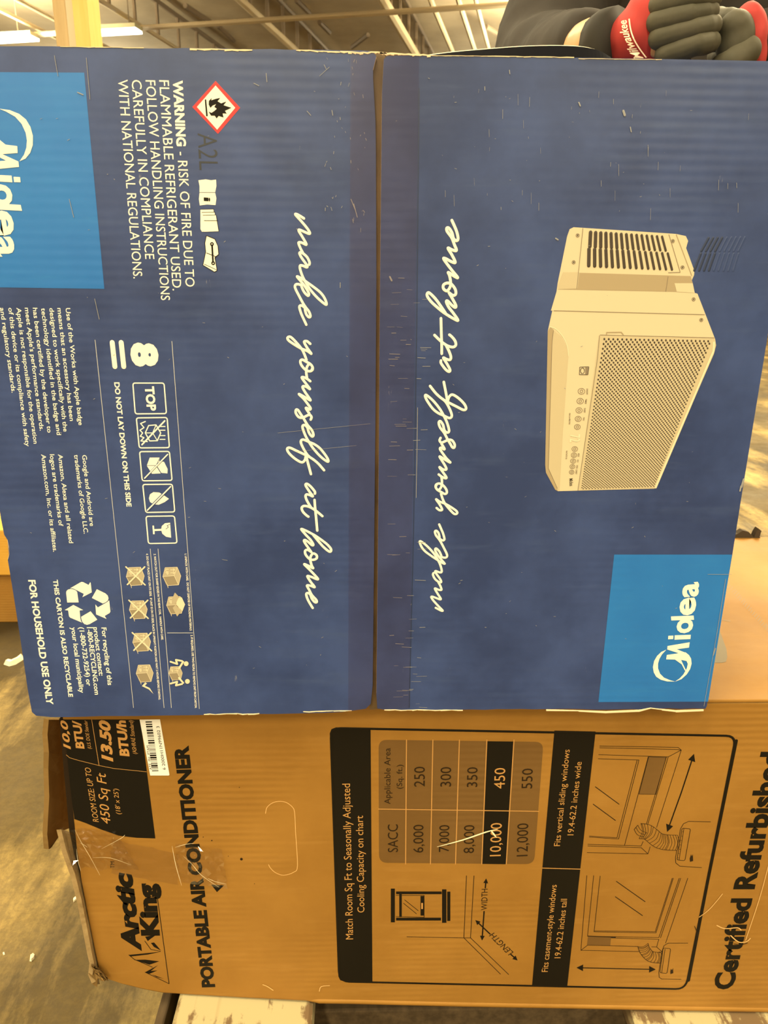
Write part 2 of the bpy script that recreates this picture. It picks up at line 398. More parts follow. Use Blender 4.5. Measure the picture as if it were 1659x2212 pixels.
right_px = ([(829, 128), (836, 121)] + jag((860, 120), (1200, 124), 12, 0.8) + [(1400, 127), (1659, 132), (1749, 133), (1700, 440), (1656, 740), (1607, 1040), (1582, 1198), (1553, 1370), (1527, 1525)]
            + jag((1524, 1531), (835, 1534), 26, 1.3) + [(815, 1530), (813, 1500), (815, 1300), (818, 1000), (820, 700), (823, 400), (825, 200)])
def flap(px, name, label):
    bm = bmesh.new(); prism(bm, [Q(x, y, 0.0) for x, y in px], (0, 0.0045, 0), 0, 1)
    o = link(name, bm, [BLUE, RAW], upper); o['label'] = label; return o
flap_l = flap(left_px, 'flap', 'blue flap with warning print')
flap_r = flap(right_px, 'flap', 'blue flap with product picture')
bm = bmesh.new(); prism(bm, [Q(x, y, 0.0052) for x, y in ((800, 112), (832, 114), (830, 1531), (798, 1533))], (0, 0.003, 0)); link('inner_flap', bm, noisy('grey_brown_inner_flap', (0.05, 0.034, 0.014), (0.17, 0.12, 0.055), 30, 0.5, 0.4, (1, 1, .35)), upper)
# torn paper along the edges (white core showing)
bm = bmesh.new()
def torn(pts, w, lift=0.0004):
    for i in range(len(pts)-1):
        a, b = pts[i], pts[i+1]; wa, wb = w*random.uniform(.35, 1), w*random.uniform(.35, 1)
        q = [Q(a[0], a[1], -lift), Q(b[0], b[1], -lift), Q(b[0], b[1]+wb, -lift), Q(a[0], a[1]+wa, -lift)]
        prism(bm, q, (0, lift*2.5, 0))
torn(jag((130, 100), (310, 102.5), 12, .5), 2.0); torn(jag((410, 104), (545, 107), 9, .6), 4.5); torn(jag((640, 108), (735, 111), 10, 2), 4)
torn(jag((735, 110), (835, 113), 12, 1.5), 6); torn(jag((820, 113), (930, 118), 14, 1), 7); torn(jag((930, 119), (1240, 123), 20, .6), 2.5); torn(jag((1250, 126), (1430, 128), 14, .6), 1.6)
torn(jag((440, 1543), (560, 1541), 10, 1), 2.5); torn(jag((655, 1537), (760, 1535), 8, .6), 2); torn(jag((830, 1533), (1000, 1534), 14, 1), 2.5)
torn([(1180, 1533), (1250, 1535), (1310, 1537), (1380, 1534), (1405, 1529), (1430, 1532), (1460, 1535), (1520, 1533)], 4)
torn([(16, 1166), (19, 1182), (20, 1196), (17, 1206)], 3)
link('torn_edge', bm, RAW, upper)['kind'] = 'stuff'
# bulging side panel above the top edge, on the right
bm = bmesh.new()
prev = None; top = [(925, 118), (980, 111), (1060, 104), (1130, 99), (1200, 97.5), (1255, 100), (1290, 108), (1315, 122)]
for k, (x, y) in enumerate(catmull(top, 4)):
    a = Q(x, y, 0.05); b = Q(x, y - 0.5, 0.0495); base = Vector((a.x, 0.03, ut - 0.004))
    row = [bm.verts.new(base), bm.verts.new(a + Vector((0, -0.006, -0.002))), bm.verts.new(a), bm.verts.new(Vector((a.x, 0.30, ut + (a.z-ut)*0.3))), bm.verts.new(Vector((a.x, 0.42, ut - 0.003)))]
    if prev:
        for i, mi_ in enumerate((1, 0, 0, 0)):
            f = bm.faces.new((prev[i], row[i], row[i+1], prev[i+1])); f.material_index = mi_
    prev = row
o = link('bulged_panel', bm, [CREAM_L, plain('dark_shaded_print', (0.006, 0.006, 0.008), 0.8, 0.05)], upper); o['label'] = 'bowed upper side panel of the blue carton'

# --- print on the left flap
A = Art(0.0)
A.poly([(-160, 155), (182, 157), (225.5, 624), (-95, 619.5)], AZURE)
panel_l = A.build('logo_panel', flap_l, 'sky blue printed panel')
def logo(art, back=1.0):
    """ring and wordmark, traced on the right-hand panel: crop (1180,1130) x3.463"""
    c = lambda *p: [tuple(q) for q in p]
    art.poly(c((897, 946), (860, 962), (828, 992), (806, 1030), (797, 1075), (803, 1115), (822, 1148), (855, 1170), (905, 1183), (962, 1184), (925, 1174), (880, 1155), (850, 1125), (835, 1085), (835, 1050), (845, 1015), (865, 980)), WHITE, 1)
    art.poly(c((962, 1184), (1010, 1166), (1050, 1130), (1075, 1090), (1086, 1050), (1082, 1012), (1066, 985), (1040, 965), (900, 990), (896, 1018), (1000, 1020), (1048, 1030), (1058, 1052), (1050, 1085), (1025, 1130), (995, 1162)), WHITE, 1)
    art.poly(c((906, 918), (1072, 890), (1066, 930), (975, 942), (1040, 968), (1060, 990), (902, 992), (900, 985), (990, 972), (904, 944)), WHITE, 1.2)
    art.poly(c((907, 985), (985, 975), (1044, 1100), (1036, 1102), (1012, 1055), (960, 1018), (896, 1018)), WHITE, 1.1)
    art.poly(c((960, 838), (1080, 834), (1077, 866), (958, 871)), WHITE, 1); art.poly(c((912, 842), (950, 840), (948, 866), (910, 868)), WHITE, 1)
    art.text('o', (1093, 817), (1098, 708), 172, WHITE, 0.03, 0, 1); art.poly(c((932, 697), (1101, 690), (1104, 722), (934, 727)), WHITE, 1.3)
    art.text('e', (1116, 682), (1119, 550), 172, WHITE, 0.03, 0, 1)
    art.text('a', (1136, 547), (1141, 437), 172, WHITE, 0.03, 0, 1)
def sim(a, b, c, d):                     # similarity of the plane taking a->c, b->d
    za, zb, zc, zd = (complex(*p) for p in (a, b, c, d)); k = (zd-zc)/(zb-za)
    return lambda p: ((lambda z: (z.real, z.imag))(zc + k*(complex(*p)-za)))
A = Art(0.0, 2).crop(1180, 1130, 3.463)
ra, rb = A.pl((1141, 437)), A.pl((1101, 697))
qa, qb = Q(36, 554.5), Q(41, 449.5)
lower_base = Q(-4, 551), Q(2, 449)
A.fn = sim(ra, rb, (Q(-8, 554.5).x, Q(-8, 554.5).z), (Q(-14, 449.5).x, Q(-14, 449.5).z))
logo(A); A.build('logo', panel_l, 'white ring and wordmark')

A = Art(0.0).crop(0, 150, 3.016)
A.text('WARNING', (1125, 70), (1150, 500), 65, WHITE, 0.04)
A.text('- RISK OF FIRE DUE TO', (1155, 537), (1210, 1415), 62, WHITE)
for s, a, b in (('FLAMMABLE REFRIGERANT USED.', (1037, 70), (1125, 1440)), ('FOLLOW HANDLING INSTRUCTIONS', (948, 70), (1050, 1503)),
                ('CAREFULLY IN COMPLIANCE', (857, 68), (947, 1235)), ('WITH NATIONAL REGULATIONS.', (768, 65), (870, 1362))):
    A.text(s, a, b, 63, WHITE)
A.build('warning_text', flap_l)
A = Art(0.0).crop(0, 150, 3.016)
A.poly([(1405, 75), (1565, 250), (1420, 420), (1253, 245)], RED); A.poly([(1405, 105), (1533, 250), (1415, 393), (1283, 245)], WHITE, 1)
A.crop(0, 0, 2.0)
A.poly([(885, 430), (891, 430), (898, 502), (891, 503)], INK, 2)
A.poly([(902, 452), (903, 436), (915, 424), (913, 434), (930, 428), (952, 423), (940, 438), (956, 447), (978, 439), (966, 455), (1000, 466), (972, 479), (980, 491), (962, 490), (966, 508), (945, 501), (936, 512), (928, 500), (912, 500), (901, 482), (914, 488), (926, 480), (937, 470), (926, 462), (934, 450), (919, 456), (909, 466)], INK, 2)
A.build('hazard_symbol', flap_l, 'red and cream flame diamond')
A = Art(0.0).crop(0, 150, 3.016)
A.text('A2L', (1288, 415), (1300, 655), 122, STAMP, -0.008); A.build('stamp', flap_l, 'dark stamped letters')
A = Art(0.0).crop(0, 150, 3.016)
A.poly([(1293, 722), (1340, 716), (1375, 722), (1408, 718), (1410, 760), (1402, 800), (1300, 800), (1300, 760)], WHITE)
A.poly([(1300, 804), (1402, 804), (1410, 840), (1404, 884), (1350, 880), (1302, 886), (1296, 845)], WHITE)
A.text('i', (1328, 832), (1328, 858), 44, INK, 0.03, 0, 1)
for k, (dx, dy) in enumerate(((0, 0), (8, 20), (16, 38))):
    A.poly([(1306+dx, 912+dy), (1392+dx, 910+dy), (1410+dx, 1035+dy*.5), (1316+dx, 1058), (1306+dx, 1040)], WHITE, k)
    A.stroke([(1306+dx, 912+dy), (1392+dx, 910+dy), (1410+dx, 1035+dy*.5)], 3, INK, k+.5)
A.stroke([(1330, 985), (1422, 985)], 3, INK, 4)
A.poly([(1345, 1082), (1400, 1105), (1420, 1150), (1425, 1205), (1400, 1225), (1415, 1310), (1398, 1320), (1322, 1275), (1340, 1190), (1335, 1130)], WHITE)
A.stroke([(1345, 1082), (1400, 1105), (1420, 1150), (1425, 1205), (1400, 1225), (1415, 1310), (1398, 1320), (1322, 1275), (1340, 1190), (1335, 1130)], 4, INK, 1, True)
A.stroke([(1382, 1145), (1388, 1255)], 11, INK, 1); A.ring((1381, 1138), 9, 7, INK, 1); A.ring((1389, 1262), 9, 7, INK, 1)
A.stroke([(1345, 1195), (1412, 1222)], 4, INK, 1); A.stroke([(1330, 1268), (1412, 1306)], 3, INK, 1)
A.build('booklet_symbols', flap_l, 'cream booklet symbols')

# handwriting, traced stroke by stroke
MAKE = [(7.9, 580, 440, [
    [(605, 252), (530, 205), (480, 180), (462, 190), (560, 300), (660, 420), (705, 495), (690, 512), (610, 480), (535, 448), (515, 462), (580, 570), (640, 675), (638, 700), (575, 668), (525, 660), (514, 680), (545, 760), (585, 835)],
    [(695, 1040), (700, 1000), (660, 915), (590, 850), (545, 832), (530, 850), (560, 915), (620, 1000), (662, 1065), (650, 1085), (590, 1060), (545, 1055), (535, 1090), (555, 1170), (590, 1260), (645, 1360), (700, 1450), (800, 1570), (900, 1665), (980, 1722), (988, 1690), (950, 1600), (880, 1510), (760, 1415), (640, 1330), (560, 1275), (488, 1243), (540, 1310), (620, 1410), (680, 1510), (690, 1555), (668, 1568), (610, 1510), (570, 1430), (555, 1390), (490, 1373), (455, 1395), (460, 1450), (520, 1570), (590, 1700), (640, 1775), (690, 1840), (716, 1915), (692, 1938), (650, 1895), (625, 1820), (620, 1780), (575, 1742), (540, 1740), (528, 1775), (560, 1880), (605, 1980), (645, 2065)]]),
 (7.373, 580, 700, [
    [(665, 315), (615, 275), (575, 275), (572, 300), (620, 385), (682, 472), (620, 430), (520, 390), (410, 325), (325, 265), (302, 225), (325, 203), (365, 215), (440, 290), (520, 385), (565, 465), (605, 570)],
    [(690, 725), (702, 690), (670, 640), (600, 600), (540, 568), (508, 590), (522, 650), (580, 720), (645, 752), (695, 735), (703, 690), (668, 640), (630, 655), (605, 710), (602, 780), (615, 865)],
    [(665, 910), (610, 870), (550, 845), (533, 860), (590, 940), (660, 1035), (605, 1000), (558, 990), (543, 1010), (580, 1080), (625, 1145), (668, 1215), (580, 1165), (485, 1115), (560, 1190), (630, 1280), (670, 1340), (655, 1362), (605, 1335), (600, 1350), (650, 1425)],
    [(672, 1522), (685, 1480), (655, 1445), (610, 1460), (540, 1492), (480, 1480), (435, 1415), (440, 1365), (470, 1370), (510, 1430), (560, 1505), (620, 1605), (690, 1690), (716, 1765), (692, 1790), (645, 1730), (620, 1650), (580, 1610), (545, 1620), (548, 1670), (590, 1780), (640, 1870), (720, 1990), (840, 2120), (945, 2192), (935, 2130), (830, 1990), (740, 1920), (650, 1880), (550, 1840), (515, 1875), (545, 1960), (610, 2070), (660, 2120)],
    [(885, 2328), (790, 2220), (690, 2140), (590, 2085), (450, 2020), (340, 1970), (297, 1990), (330, 2060), (430, 2150), (530, 2202), (580, 2165), (598, 2110), (630, 2220), (676, 2390)]]),
 (6.703, 580, 1000, [
    [(672, 445), (668, 410), (605, 335), (555, 302), (538, 325), (590, 410), (642, 482), (590, 462), (548, 458), (538, 495), (570, 570), (620, 650)],
    [(780, 770), (690, 695), (600, 640), (520, 622), (482, 648), (495, 700), (540, 750), (578, 778)], [(667, 535), (675, 650), (690, 800), (706, 980)],
    [(650, 1045), (720, 1130), (800, 1220), (885, 1285), (906, 1250), (850, 1180), (760, 1110), (680, 1055), (600, 1010), (540, 980), (475, 958), (540, 1040), (610, 1115), (648, 1180), (630, 1190), (570, 1140), (525, 1115), (518, 1140), (570, 1220), (620, 1290)],
    [(620, 1290), (565, 1258), (530, 1275), (540, 1330), (595, 1390), (650, 1402), (697, 1380), (695, 1335), (650, 1310), (615, 1345), (605, 1400), (625, 1485), (645, 1525), (570, 1485), (518, 1468), (600, 1550), (712, 1672), (690, 1680), (620, 1650), (563, 1640), (610, 1720), (668, 1798), (610, 1778), (558, 1775), (590, 1840), (630, 1915), (690, 1980), (698, 2015), (670, 2015), (628, 1965), (605, 1905), (568, 1882), (547, 1905), (575, 1990), (640, 2100)]])]
def slogan(art, w):
    for s, ox, oy, strokes in MAKE:
        art.crop(ox, oy, s)
        for st in strokes: art.stroke(st, w*s, WHITE, 0, False, 5)
A = Art(0.0); slogan(A, 5.4); A.build('slogan', flap_l, 'handwritten slogan in cream ink')
A = Art(0.0); l0, l1 = A.pl((656.6, 471.6)), A.pl((675.5, 1313.3)); r0, r1 = A.pl((941, 1313)), A.pl((976, 476))
A.fn = sim(l0, l1, r0, r1); slogan(A, 5.4); A.build('slogan', flap_r, 'handwritten slogan in cream ink')

# handling symbols
A = Art(0.0).crop(0, 640, 3.456)
thin = 4.2
A.stroke([(1283, 335), (1415, 2074), (1488, 3080)], thin, FADED); A.stroke([(710, 325), (895, 2074), (997, 3072)], thin, FADED)
A.text('8', (968, 345), (985, 525), 205, WHITE, 0.062)
A.stroke([(838, 345), (858, 525)], 37, WHITE); A.stroke([(905, 345), (924, 525)], 37, WHITE)
for q in (((992, 648), (1225, 648), (1243, 876), (1010, 878)), ((1018, 908), (1248, 905), (1265, 1130), (1040, 1132)), ((1042, 1160), (1265, 1158), (1285, 1375), (1062, 1378)),
          ((1066, 1405), (1287, 1403), (1305, 1610), (1088, 1614)), ((1090, 1643), (1303, 1640), (1322, 1842), (1108, 1846))):
    A.stroke(A.rrect(q, 18), 9, WHITE, 0, True)
A.text('TOP', (1080, 672), (1098, 855), 70, WHITE, 0.04)
A.text('DO NOT LAY DOWN ON THIS SIDE', (852, 642), (945, 1570), 40, WHITE, 0.03)
A.stroke([(1060, 1108), (1230, 930)], 11, WHITE); hexa = [(1085, 1020), (1110, 965), (1165, 960), (1200, 1020), (1175, 1078), (1118, 1080)]
A.stroke(hexa, 8, WHITE, 0, True); A.stroke([(1118, 1080), (1085, 1020)], 8, WHITE); A.stroke([(1085, 1020), (1140, 1020), (1165, 962)], 6, WHITE); A.stroke([(1140, 1020), (1175, 1078)], 6, WHITE)
A.stroke([(1085, 935), (1050, 950), (1075, 980), (1045, 1000), (1065, 1020), (1048, 1045), (1075, 1055), (1052, 1080), (1100, 1085)], 8, WHITE)
for y in (972, 1000, 1040, 1068): A.stroke([(1195, y), (1232, y)], 7, WHITE)
A.poly([(1097, 1262), (1118, 1204), (1192, 1204), (1165, 1262)], WHITE); A.poly([(1097, 1266), (1165, 1266), (1200, 1322), (1135, 1325)], WHITE)
A.poly([(1170, 1262), (1195, 1208), (1188, 1228), (1225, 1236), (1252, 1290), (1250, 1322), (1205, 1318)], WHITE)
A.stroke([(1080, 1358), (1252, 1180)], 15, BLUE, 1); A.stroke([(1080, 1358), (1252, 1180)], 9, WHITE, 2)
A.poly([(1112, 1508), (1120, 1478), (1145, 1462), (1190, 1465), (1230, 1490), (1262, 1512), (1230, 1536), (1185, 1556), (1145, 1552), (1120, 1535)], WHITE)
A.stroke([(1100, 1598), (1275, 1420)], 20, BLUE, 1); A.stroke([(1100, 1598), (1275, 1420)], 9, WHITE, 2)
A.poly([(1270, 1690), (1278, 1802), (1240, 1795), (1212, 1772), (1205, 1750), (1155, 1752), (1155, 1776), (1143, 1776), (1138, 1712), (1150, 1712), (1152, 1738), (1204, 1736), (1208, 1715), (1232, 1694)], WHITE)
A.stroke([(1270, 1702), (1246, 1712), (1258, 1722), (1238, 1738)], 4, BLUE, 1)
A.build('handling_symbols', flap_l, 'cream handling symbols between two thin lines')
# fine print
A = Art(0.0).crop(0, 640, 3.456)
for s, a, b in (('Use of the Works with Apple badge', (490, 88), (588, 962)), ('means that an accessory has been', (428, 88), (522, 930)), ('designed to work specifically with the', (368, 88), (475, 1010)),
                ('technology identified in the badge and', (307, 88), (425, 1035)), ('has been certified by the developer to', (245, 86), (355, 1018)), ("meet Apple's performance standards.", (185, 86), (298, 1003)),
                ('Apple is not responsible for the operation', (123, 86), (252, 1100)), ('of this device or its compliance with safety', (62, 86), (192, 1120)), ('and regulatory standards.', (0, 86), (88, 720)),
                ('Google and Android are', (613, 1185), (672, 1715)), ('trademarks of Google LLC.', (553, 1183), (627, 1773)), ('Amazon, Alexa and all related', (433, 1180), (516, 1842)),
                ('logos are trademarks of', (372, 1180), (440, 1715)), ('Amazon.com, Inc. or its affiliates.', (307, 1180), (398, 1908))):
    A.text(s, a, b, 34, WHITE, 0.006)
A.build('fine_print', flap_l)
A = Art(0.0).crop(0, 1150, 3.456)
A.text('FOR HOUSEHOLD USE ONLY', (210, 355), (348, 1285), 54, WHITE, 0.032)
A.text('THIS CARTON IS ALSO RECYCLABLE', (395, 353), (512, 1228), 36, WHITE, 0.026)
for s, a, b in (('For recycling of this', (757, 710), (805, 1140)), ('product contact:', (697, 708), (740, 1070)), ('1-800-RECYCLING.com', (648, 708), (708, 1212)), ('(1-800-732-9254) or', (590, 708), (647, 1145)), ('your local municipality', (530, 708), (595, 1198))):
    A.text(s, a, b, 37, WHITE, 0.016)
A.crop(130, 1240, 13.825)
for p in ([(300, 425), (590, 255), (640, 232), (690, 240), (850, 325), (895, 245), (912, 255), (945, 545), (665, 690), (708, 590), (430, 450), (380, 428)],
          [(180, 560), (190, 505), (240, 460), (310, 445), (380, 450), (470, 490), (508, 530), (552, 845), (210, 848)],
          [(1095, 452), (1350, 575), (1420, 640), (1445, 720), (1425, 790), (1370, 835), (1275, 880), (948, 712)],
          [(1465, 785), (1500, 1120), (1480, 1160), (1330, 1250), (1388, 1340), (1075, 1205), (1052, 905), (1125, 995), (1390, 845)],
          [(395, 920), (690, 1075), (582, 1085), (600, 1300), (620, 1400), (655, 1450), (300, 1300), (265, 1260), (240, 1085), (135, 1075)],
          [(910, 1110), (1110, 1360), (880, 1495), (800, 1515), (720, 1490), (660, 1420), (635, 1340), (628, 1275)]):
    A.poly(p, WHITE)
A.build('recycling_print', flap_l, 'cream recycling mark and lines')
# unpacking steps
A = Art(0.0).crop(0, 1150, 3.456)
A.stroke([(1122, 122), (1225, 1310)], thin, FADED); A.stroke([(1180, 122), (1280, 1310)], thin, FADED); A.stroke([(1248, 750), (1442, 750)], thin, FADED)
for s, a, b in (('1. UNPACK WITH CARE.  DO NOT DISPOSE OF PACKING MATERIALS.', (1378, 160), (1418, 735)), ('2. IF REQUIRED, USE TWO PEOPLE TO REMOVE UNIT FROM CARTON.', (1423, 765), (1455, 1312)),
                ('3. WATCH OUT FOR SHARP EDGES IN THE REAR COIL.  HANDLE WITH CARE.', (1147, 160), (1205, 803)), ('4. DO NOT PLACE UNIT ON ITS SIDE.  IF UNIT IS ON ITS SIDE, PLACE IN UPRIGHT POSITION AND WAIT 2 HOURS BEFORE STARTING.', (1090, 158), (1185, 1250))):
    A.text(s, a, b, 16, WHITE, 0.012)
A.crop(260, 1180, 6.144)
def crate(x, y, k, arrow=True, cross=False):
    f = lambda pts: [(x+a*k, y+b*k) for a, b in pts]
    A.poly(f([(-90, -110), (70, -115), (30, -5), (-120, 8)]), BOXINK, 0); A.poly(f([(-120, 10), (30, -3), (85, 120), (-55, 128), (-50, 160), (-85, 100)]), BOXINK2, 0)
    A.poly(f([(72, -115), (118, 0), (88, 120), (32, -3)]), BOXINK, .5)
    for s in ([(-90, -110), (70, -115), (118, 0), (88, 120), (-55, 128)], [(-90, -110), (-120, 10), (-55, 130), (-50, 160)], [(-120, 10), (30, -3), (70, -115)], [(30, -3), (88, 120)]): A.stroke(f(s), 6*k, CREAM_L, 1)
    if arrow:
        A.stroke(f([(-20, -80), (35, -82)]), 8*k, CREAM_L, 1); A.stroke(f([(-20, -40), (25, -42)]), 8*k, CREAM_L, 1)
        for yy in (-81, -41): A.stroke(f([(15, yy-15), (38, yy), (15, yy+15)]), 8*k, CREAM_L, 1)
        A.text('UP', (x-85*k, y-95*k), (x-88*k, y-20*k), 42*k, CREAM_L, 0.02, 0, 1)
    if cross:
        A.stroke(f([(-125, -120), (130, 120)]), 20*k, CREAM_L, 2); A.stroke(f([(125, -120), (-105, 115)]), 20*k, CREAM_L, 2)
crate(685, 392, 1.0); crate(728, 775, .95); A.poly([(725, 612), (780, 670), (730, 770), (690, 690)], BOXINK, 2); A.poly([(735, 775), (810, 860), (755, 930), (695, 815)], BOXINK, 2); A.poly([(745, 690), (815, 675), (860, 770), (825, 860), (745, 775)], CREAM_L, 1.6)
crate(200, 392, 1, True, True); crate(240, 835, 1, True, True); crate(285, 1265, 1, True, True); crate(325, 1680, .95)
A.poly([(285, 1855), (330, 1805), (355, 1820), (325, 1850), (390, 1880), (440, 1960), (380, 1900)], CREAM_L)
crate(735, 1680, .75)
for dy, sg in ((0, 1), (235, -1)):
    A.disc((875+dy*.07, 1555+dy), 32, CREAM_L, 3)
    y0_ = 1520 if sg > 0 else 1830
    A.stroke([(820, 1520 if sg > 0 else 1825), (740, 1505 if sg > 0 else 1845), (755, 1560 if sg > 0 else 1795), (668, 1530 if sg > 0 else 1820)], 26, CREAM_L, 3)
    A.stroke([(835, 1530 if sg > 0 else 1810), (780, 1620 if sg > 0 else 1745)], 26, CREAM_L, 3)
A.build('unpacking_steps', flap_l, 'small beige unpacking drawings with captions')

# --- print on the right flap
A = Art(0.0)
A.poly([(1326.7, 1197.9), (1581.5, 1198), (1529.5, 1515.5), (1292.6, 1516.4)], AZURE); panel_r = A.build('logo_panel', flap_r, 'sky blue printed panel')
A = Art(0.0, 2).crop(1180, 1130, 3.463); logo(A); A.build('logo', panel_r, 'white ring and wordmark')
# product picture
A = Art(0.0).crop(1150, 470, 3.259)
A.poly([(262, 82), (290, 68), (1010, 115), (1080, 130), (1096, 165), (1082, 215), (1140, 375), (1138, 405), (1120, 445), (1140, 530), (1162, 536), (1286, 855), (1293, 900), (1277, 960), (870, 1900), (860, 1908), (180, 1926), (160, 1915), (95, 1795), (90, 1740), (108, 800), (170, 520), (178, 460), (245, 130)], CREAM)
A.poly([(108, 800), (125, 770), (150, 790), (138, 860), (112, 1770), (172, 1905), (180, 1926), (160, 1915), (95, 1795), (90, 1740)], CREAM3, 1)
A.poly([(150, 792), (205, 840), (240, 905), (252, 975), (215, 1500), (190, 1925), (172, 1905), (112, 1770), (138, 860)], CREAM2, 1)
A.stroke([(125, 770), (165, 785), (215, 840), (245, 905), (254, 975)], 5, CREAM_L, 2, smooth=3); A.stroke([(148, 795), (138, 870), (112, 1765), (175, 1905)], 4, LINE, 2)
A.poly([(215, 385), (1115, 412), (1122, 440), (1128, 462), (1000, 462), (1015, 522), (180, 505), (182, 470)], CREAM3, 1)
A.poly([(215, 385), (330, 385), (318, 500), (180, 505), (182, 470)], CREAM2, 1.5); A.poly([(1000, 462), (1128, 462), (1142, 530), (1015, 522)], CREAM, 1.6)
A.poly([(170, 520), (1142, 530), (1162, 536), (1215, 683), (130, 655)], CREAM, .6)
A.poly([(470, 826), (1280, 846), (1292, 900), (1277, 960), (868, 1902), (320, 1922)], CREAM2, 1.2)
A.stroke([(475, 826), (1280, 846)], 4, LINE, 2); A.stroke([(472, 830), (458, 990), (320, 1920)], 4, LINE, 2); A.stroke([(150, 655), (1212, 683)], 4, LINE, 2)
A.stroke([(355, 75), (312, 500)], 4, LINE, 2); A.stroke([(960, 118), (1040, 385), (955, 388)], 4, LINE, 2); A.stroke([(955, 415), (938, 520)], 4, LINE, 2); A.stroke([(1012, 118), (1122, 410)], 5, CREAM3, 2)
A.stroke([(520, 825), (522, 808), (625, 806), (640, 825)], 7, CREAM3, 2)
A.stroke([(1278, 880), (1275, 940), (868, 1900)], 14, CREAM_L, 1.6)
for x, y in ((318, 125), (290, 314), (988, 165), (1056, 350), (1134, 575), (1188, 720)): A.ring((x, y), 11, 5, LINE, 2); A.disc((x, y), 5, SLOT, 2)
for i in range(15):
    t = i/14
    for (xa, ya, xb, yb, xc, yc, xd, yd) in ((409, 104, 404, 203, 912, 134, 938, 232), (398, 222, 396, 338, 952, 252, 982, 366)):
        A.stroke([(xa+(xc-xa)*t, ya+(yc-ya)*t), (xb+(xd-xb)*t, yb+(yd-yb)*t)], 25-9*t, SLOT, 2)
for i in range(9):                         # mirrored vents printed on the dark ground
    t = i/8
    A.stroke([(1240+255*t, 145-5*t), (1190+260*t, 235)], 18, GHOST if i < 4 else GHOST2, 0); A.stroke([(1185+265*t, 255), (1140+275*t, 372)], 18, GHOST if i < 4 else GHOST2, 0)
def homog(q):                              # unit square -> quadrilateral
    (x0, y0), (x1, y1), (x2, y2), (x3, y3) = q
    dx1, dx2, sx = x1-x2, x3-x2, x0-x1+x2-x3; dy1, dy2, sy = y1-y2, y3-y2, y0-y1+y2-y3
    den = dx1*dy2-dx2*dy1; g = (sx*dy2-dx2*sy)/den; h = (dx1*sy-sx*dy1)/den
    a, b, c, d, e, f = x1-x0+g*x1, x3-x0+h*x3, x0, y1-y0+g*y1, y3-y0+h*y3, y0
    return lambda u, v: ((a*u+b*v+c)/(g*u+h*v+1), (d*u+e*v+f)/(g*u+h*v+1))
hm = homog(((500, 850), (1262, 866), (858, 1896), (342, 1914)))
NR, NC = 92, 25
for r in range(NR):
    for c_ in range(NC):
        u, v_ = (c_ + (0.5 if r % 2 else 0) + .2)/NC, (r+.3)/NR
        if u > 1: continue
        p = hm(u, v_); pu = hm(u + .4/NC, v_); pv = hm(u, v_ + .8/NR)
        ru, rv = abs(pu[0]-p[0])*.85, abs(pv[1]-p[1])*.55
        A.poly([(p[0]+ru*.68*math.cos(k*math.pi/3), p[1]+rv*1.2*math.sin(k*math.pi/3)) for k in range(6)], SLOT, 2)
for k, (x, y) in enumerate(((345, 1222), (336, 1291), (328, 1356), (322, 1416), (316, 1473), (298, 1628), (292, 1671), (286, 1713), (281, 1752), (276, 1791))):
    r = 24 - k*.8
    A.ring((x, y), r, 4, LINE, 2, ry=r*.85); A.ring((x, y), r*.4, 4, LINE, 2)
for s, a, b in (('ON/OFF', (380, 1203), (378, 1245)), ('TIMER', (372, 1275), (368, 1312)), ('SLEEP', (364, 1340), (360, 1372)), ('FAN', (356, 1406), (354, 1428)), ('MODE', (320, 1660), (318, 1682)), ('ECO', (314, 1704), (312, 1722)), ('SWING', (309, 1742), (307, 1765)), ('CONNECT', (304, 1772), (302, 1806)),
                ('Auto Low Med High', (258, 1375), (255, 1455)), ('Auto Cool Dry Fan', (237, 1640), (233, 1700))): A.text(s, a, b, 12, LINE, 0.02, 0, 2)
A.text('72', (264, 1528), (262, 1582), 72, CREAM_L, 0.01, 0, 2); A.text('Midea', (258, 1838), (262, 1890), 26, SLOT, 0.01, 0, 2)
A.stroke([(333, 1052), (397, 1050), (390, 1106), (330, 1105)], 4, SLOT, 2, True); A.rect((372, 1054), (393, 1102), LINE, 2); A.ring((352, 1078), 14, 4, SLOT, 2, ry=20)
A.build('product_picture', flap_r, 'printed picture of a cream window air conditioner')
# scratches and flecks
def flecks(flap_o, lst):
    A = Art(0.0, 5)
    for a, b, w in lst: A.stroke([a, b], w*.7, SCUFF)
    A.build('scratches', flap_o, 'pale scratches and scuffs')['kind'] = 'stuff'
R_ = random.Random(3)
L1 = [((575, 158), (577, 178), 2), ((548, 180), (560, 186), 2), ((118, 120), (126, 165), 1.5), ((187, 125), (195, 215), 1.6), ((663, 240), (672, 250), 1.8), ((700, 140), (705, 150), 1.6), ((690, 165), (712, 145), 1.2), ((717, 238), (719, 250), 2), ((758, 430), (768, 455), 2.2), ((764, 440), (772, 470), 2), ((205, 645), (215, 690), 1.6), ((168, 200), (180, 205), 3), ((150, 430), (160, 470), 1.5), ((735, 610), (735, 622), 2), ((480, 1208), (492, 1210), 1.2), ((600, 935), (800, 915), .8), ((640, 975), (770, 962), .8)]
L1 += [((x, y), (x+R_.uniform(-3, 3), y+R_.uniform(2, 9)), R_.uniform(.7, 1.8)) for x, y in ((R_.uniform(700, 790), R_.uniform(120, 500)) for _ in range(40))]
L1 += [((x, y), (x+R_.uniform(-6, 6), y+R_.uniform(-3, 3)), R_.uniform(.7, 1.6)) for x, y in ((R_.uniform(60, 780), R_.uniform(130, 1500)) for _ in range(50))]
flecks(flap_l, L1)
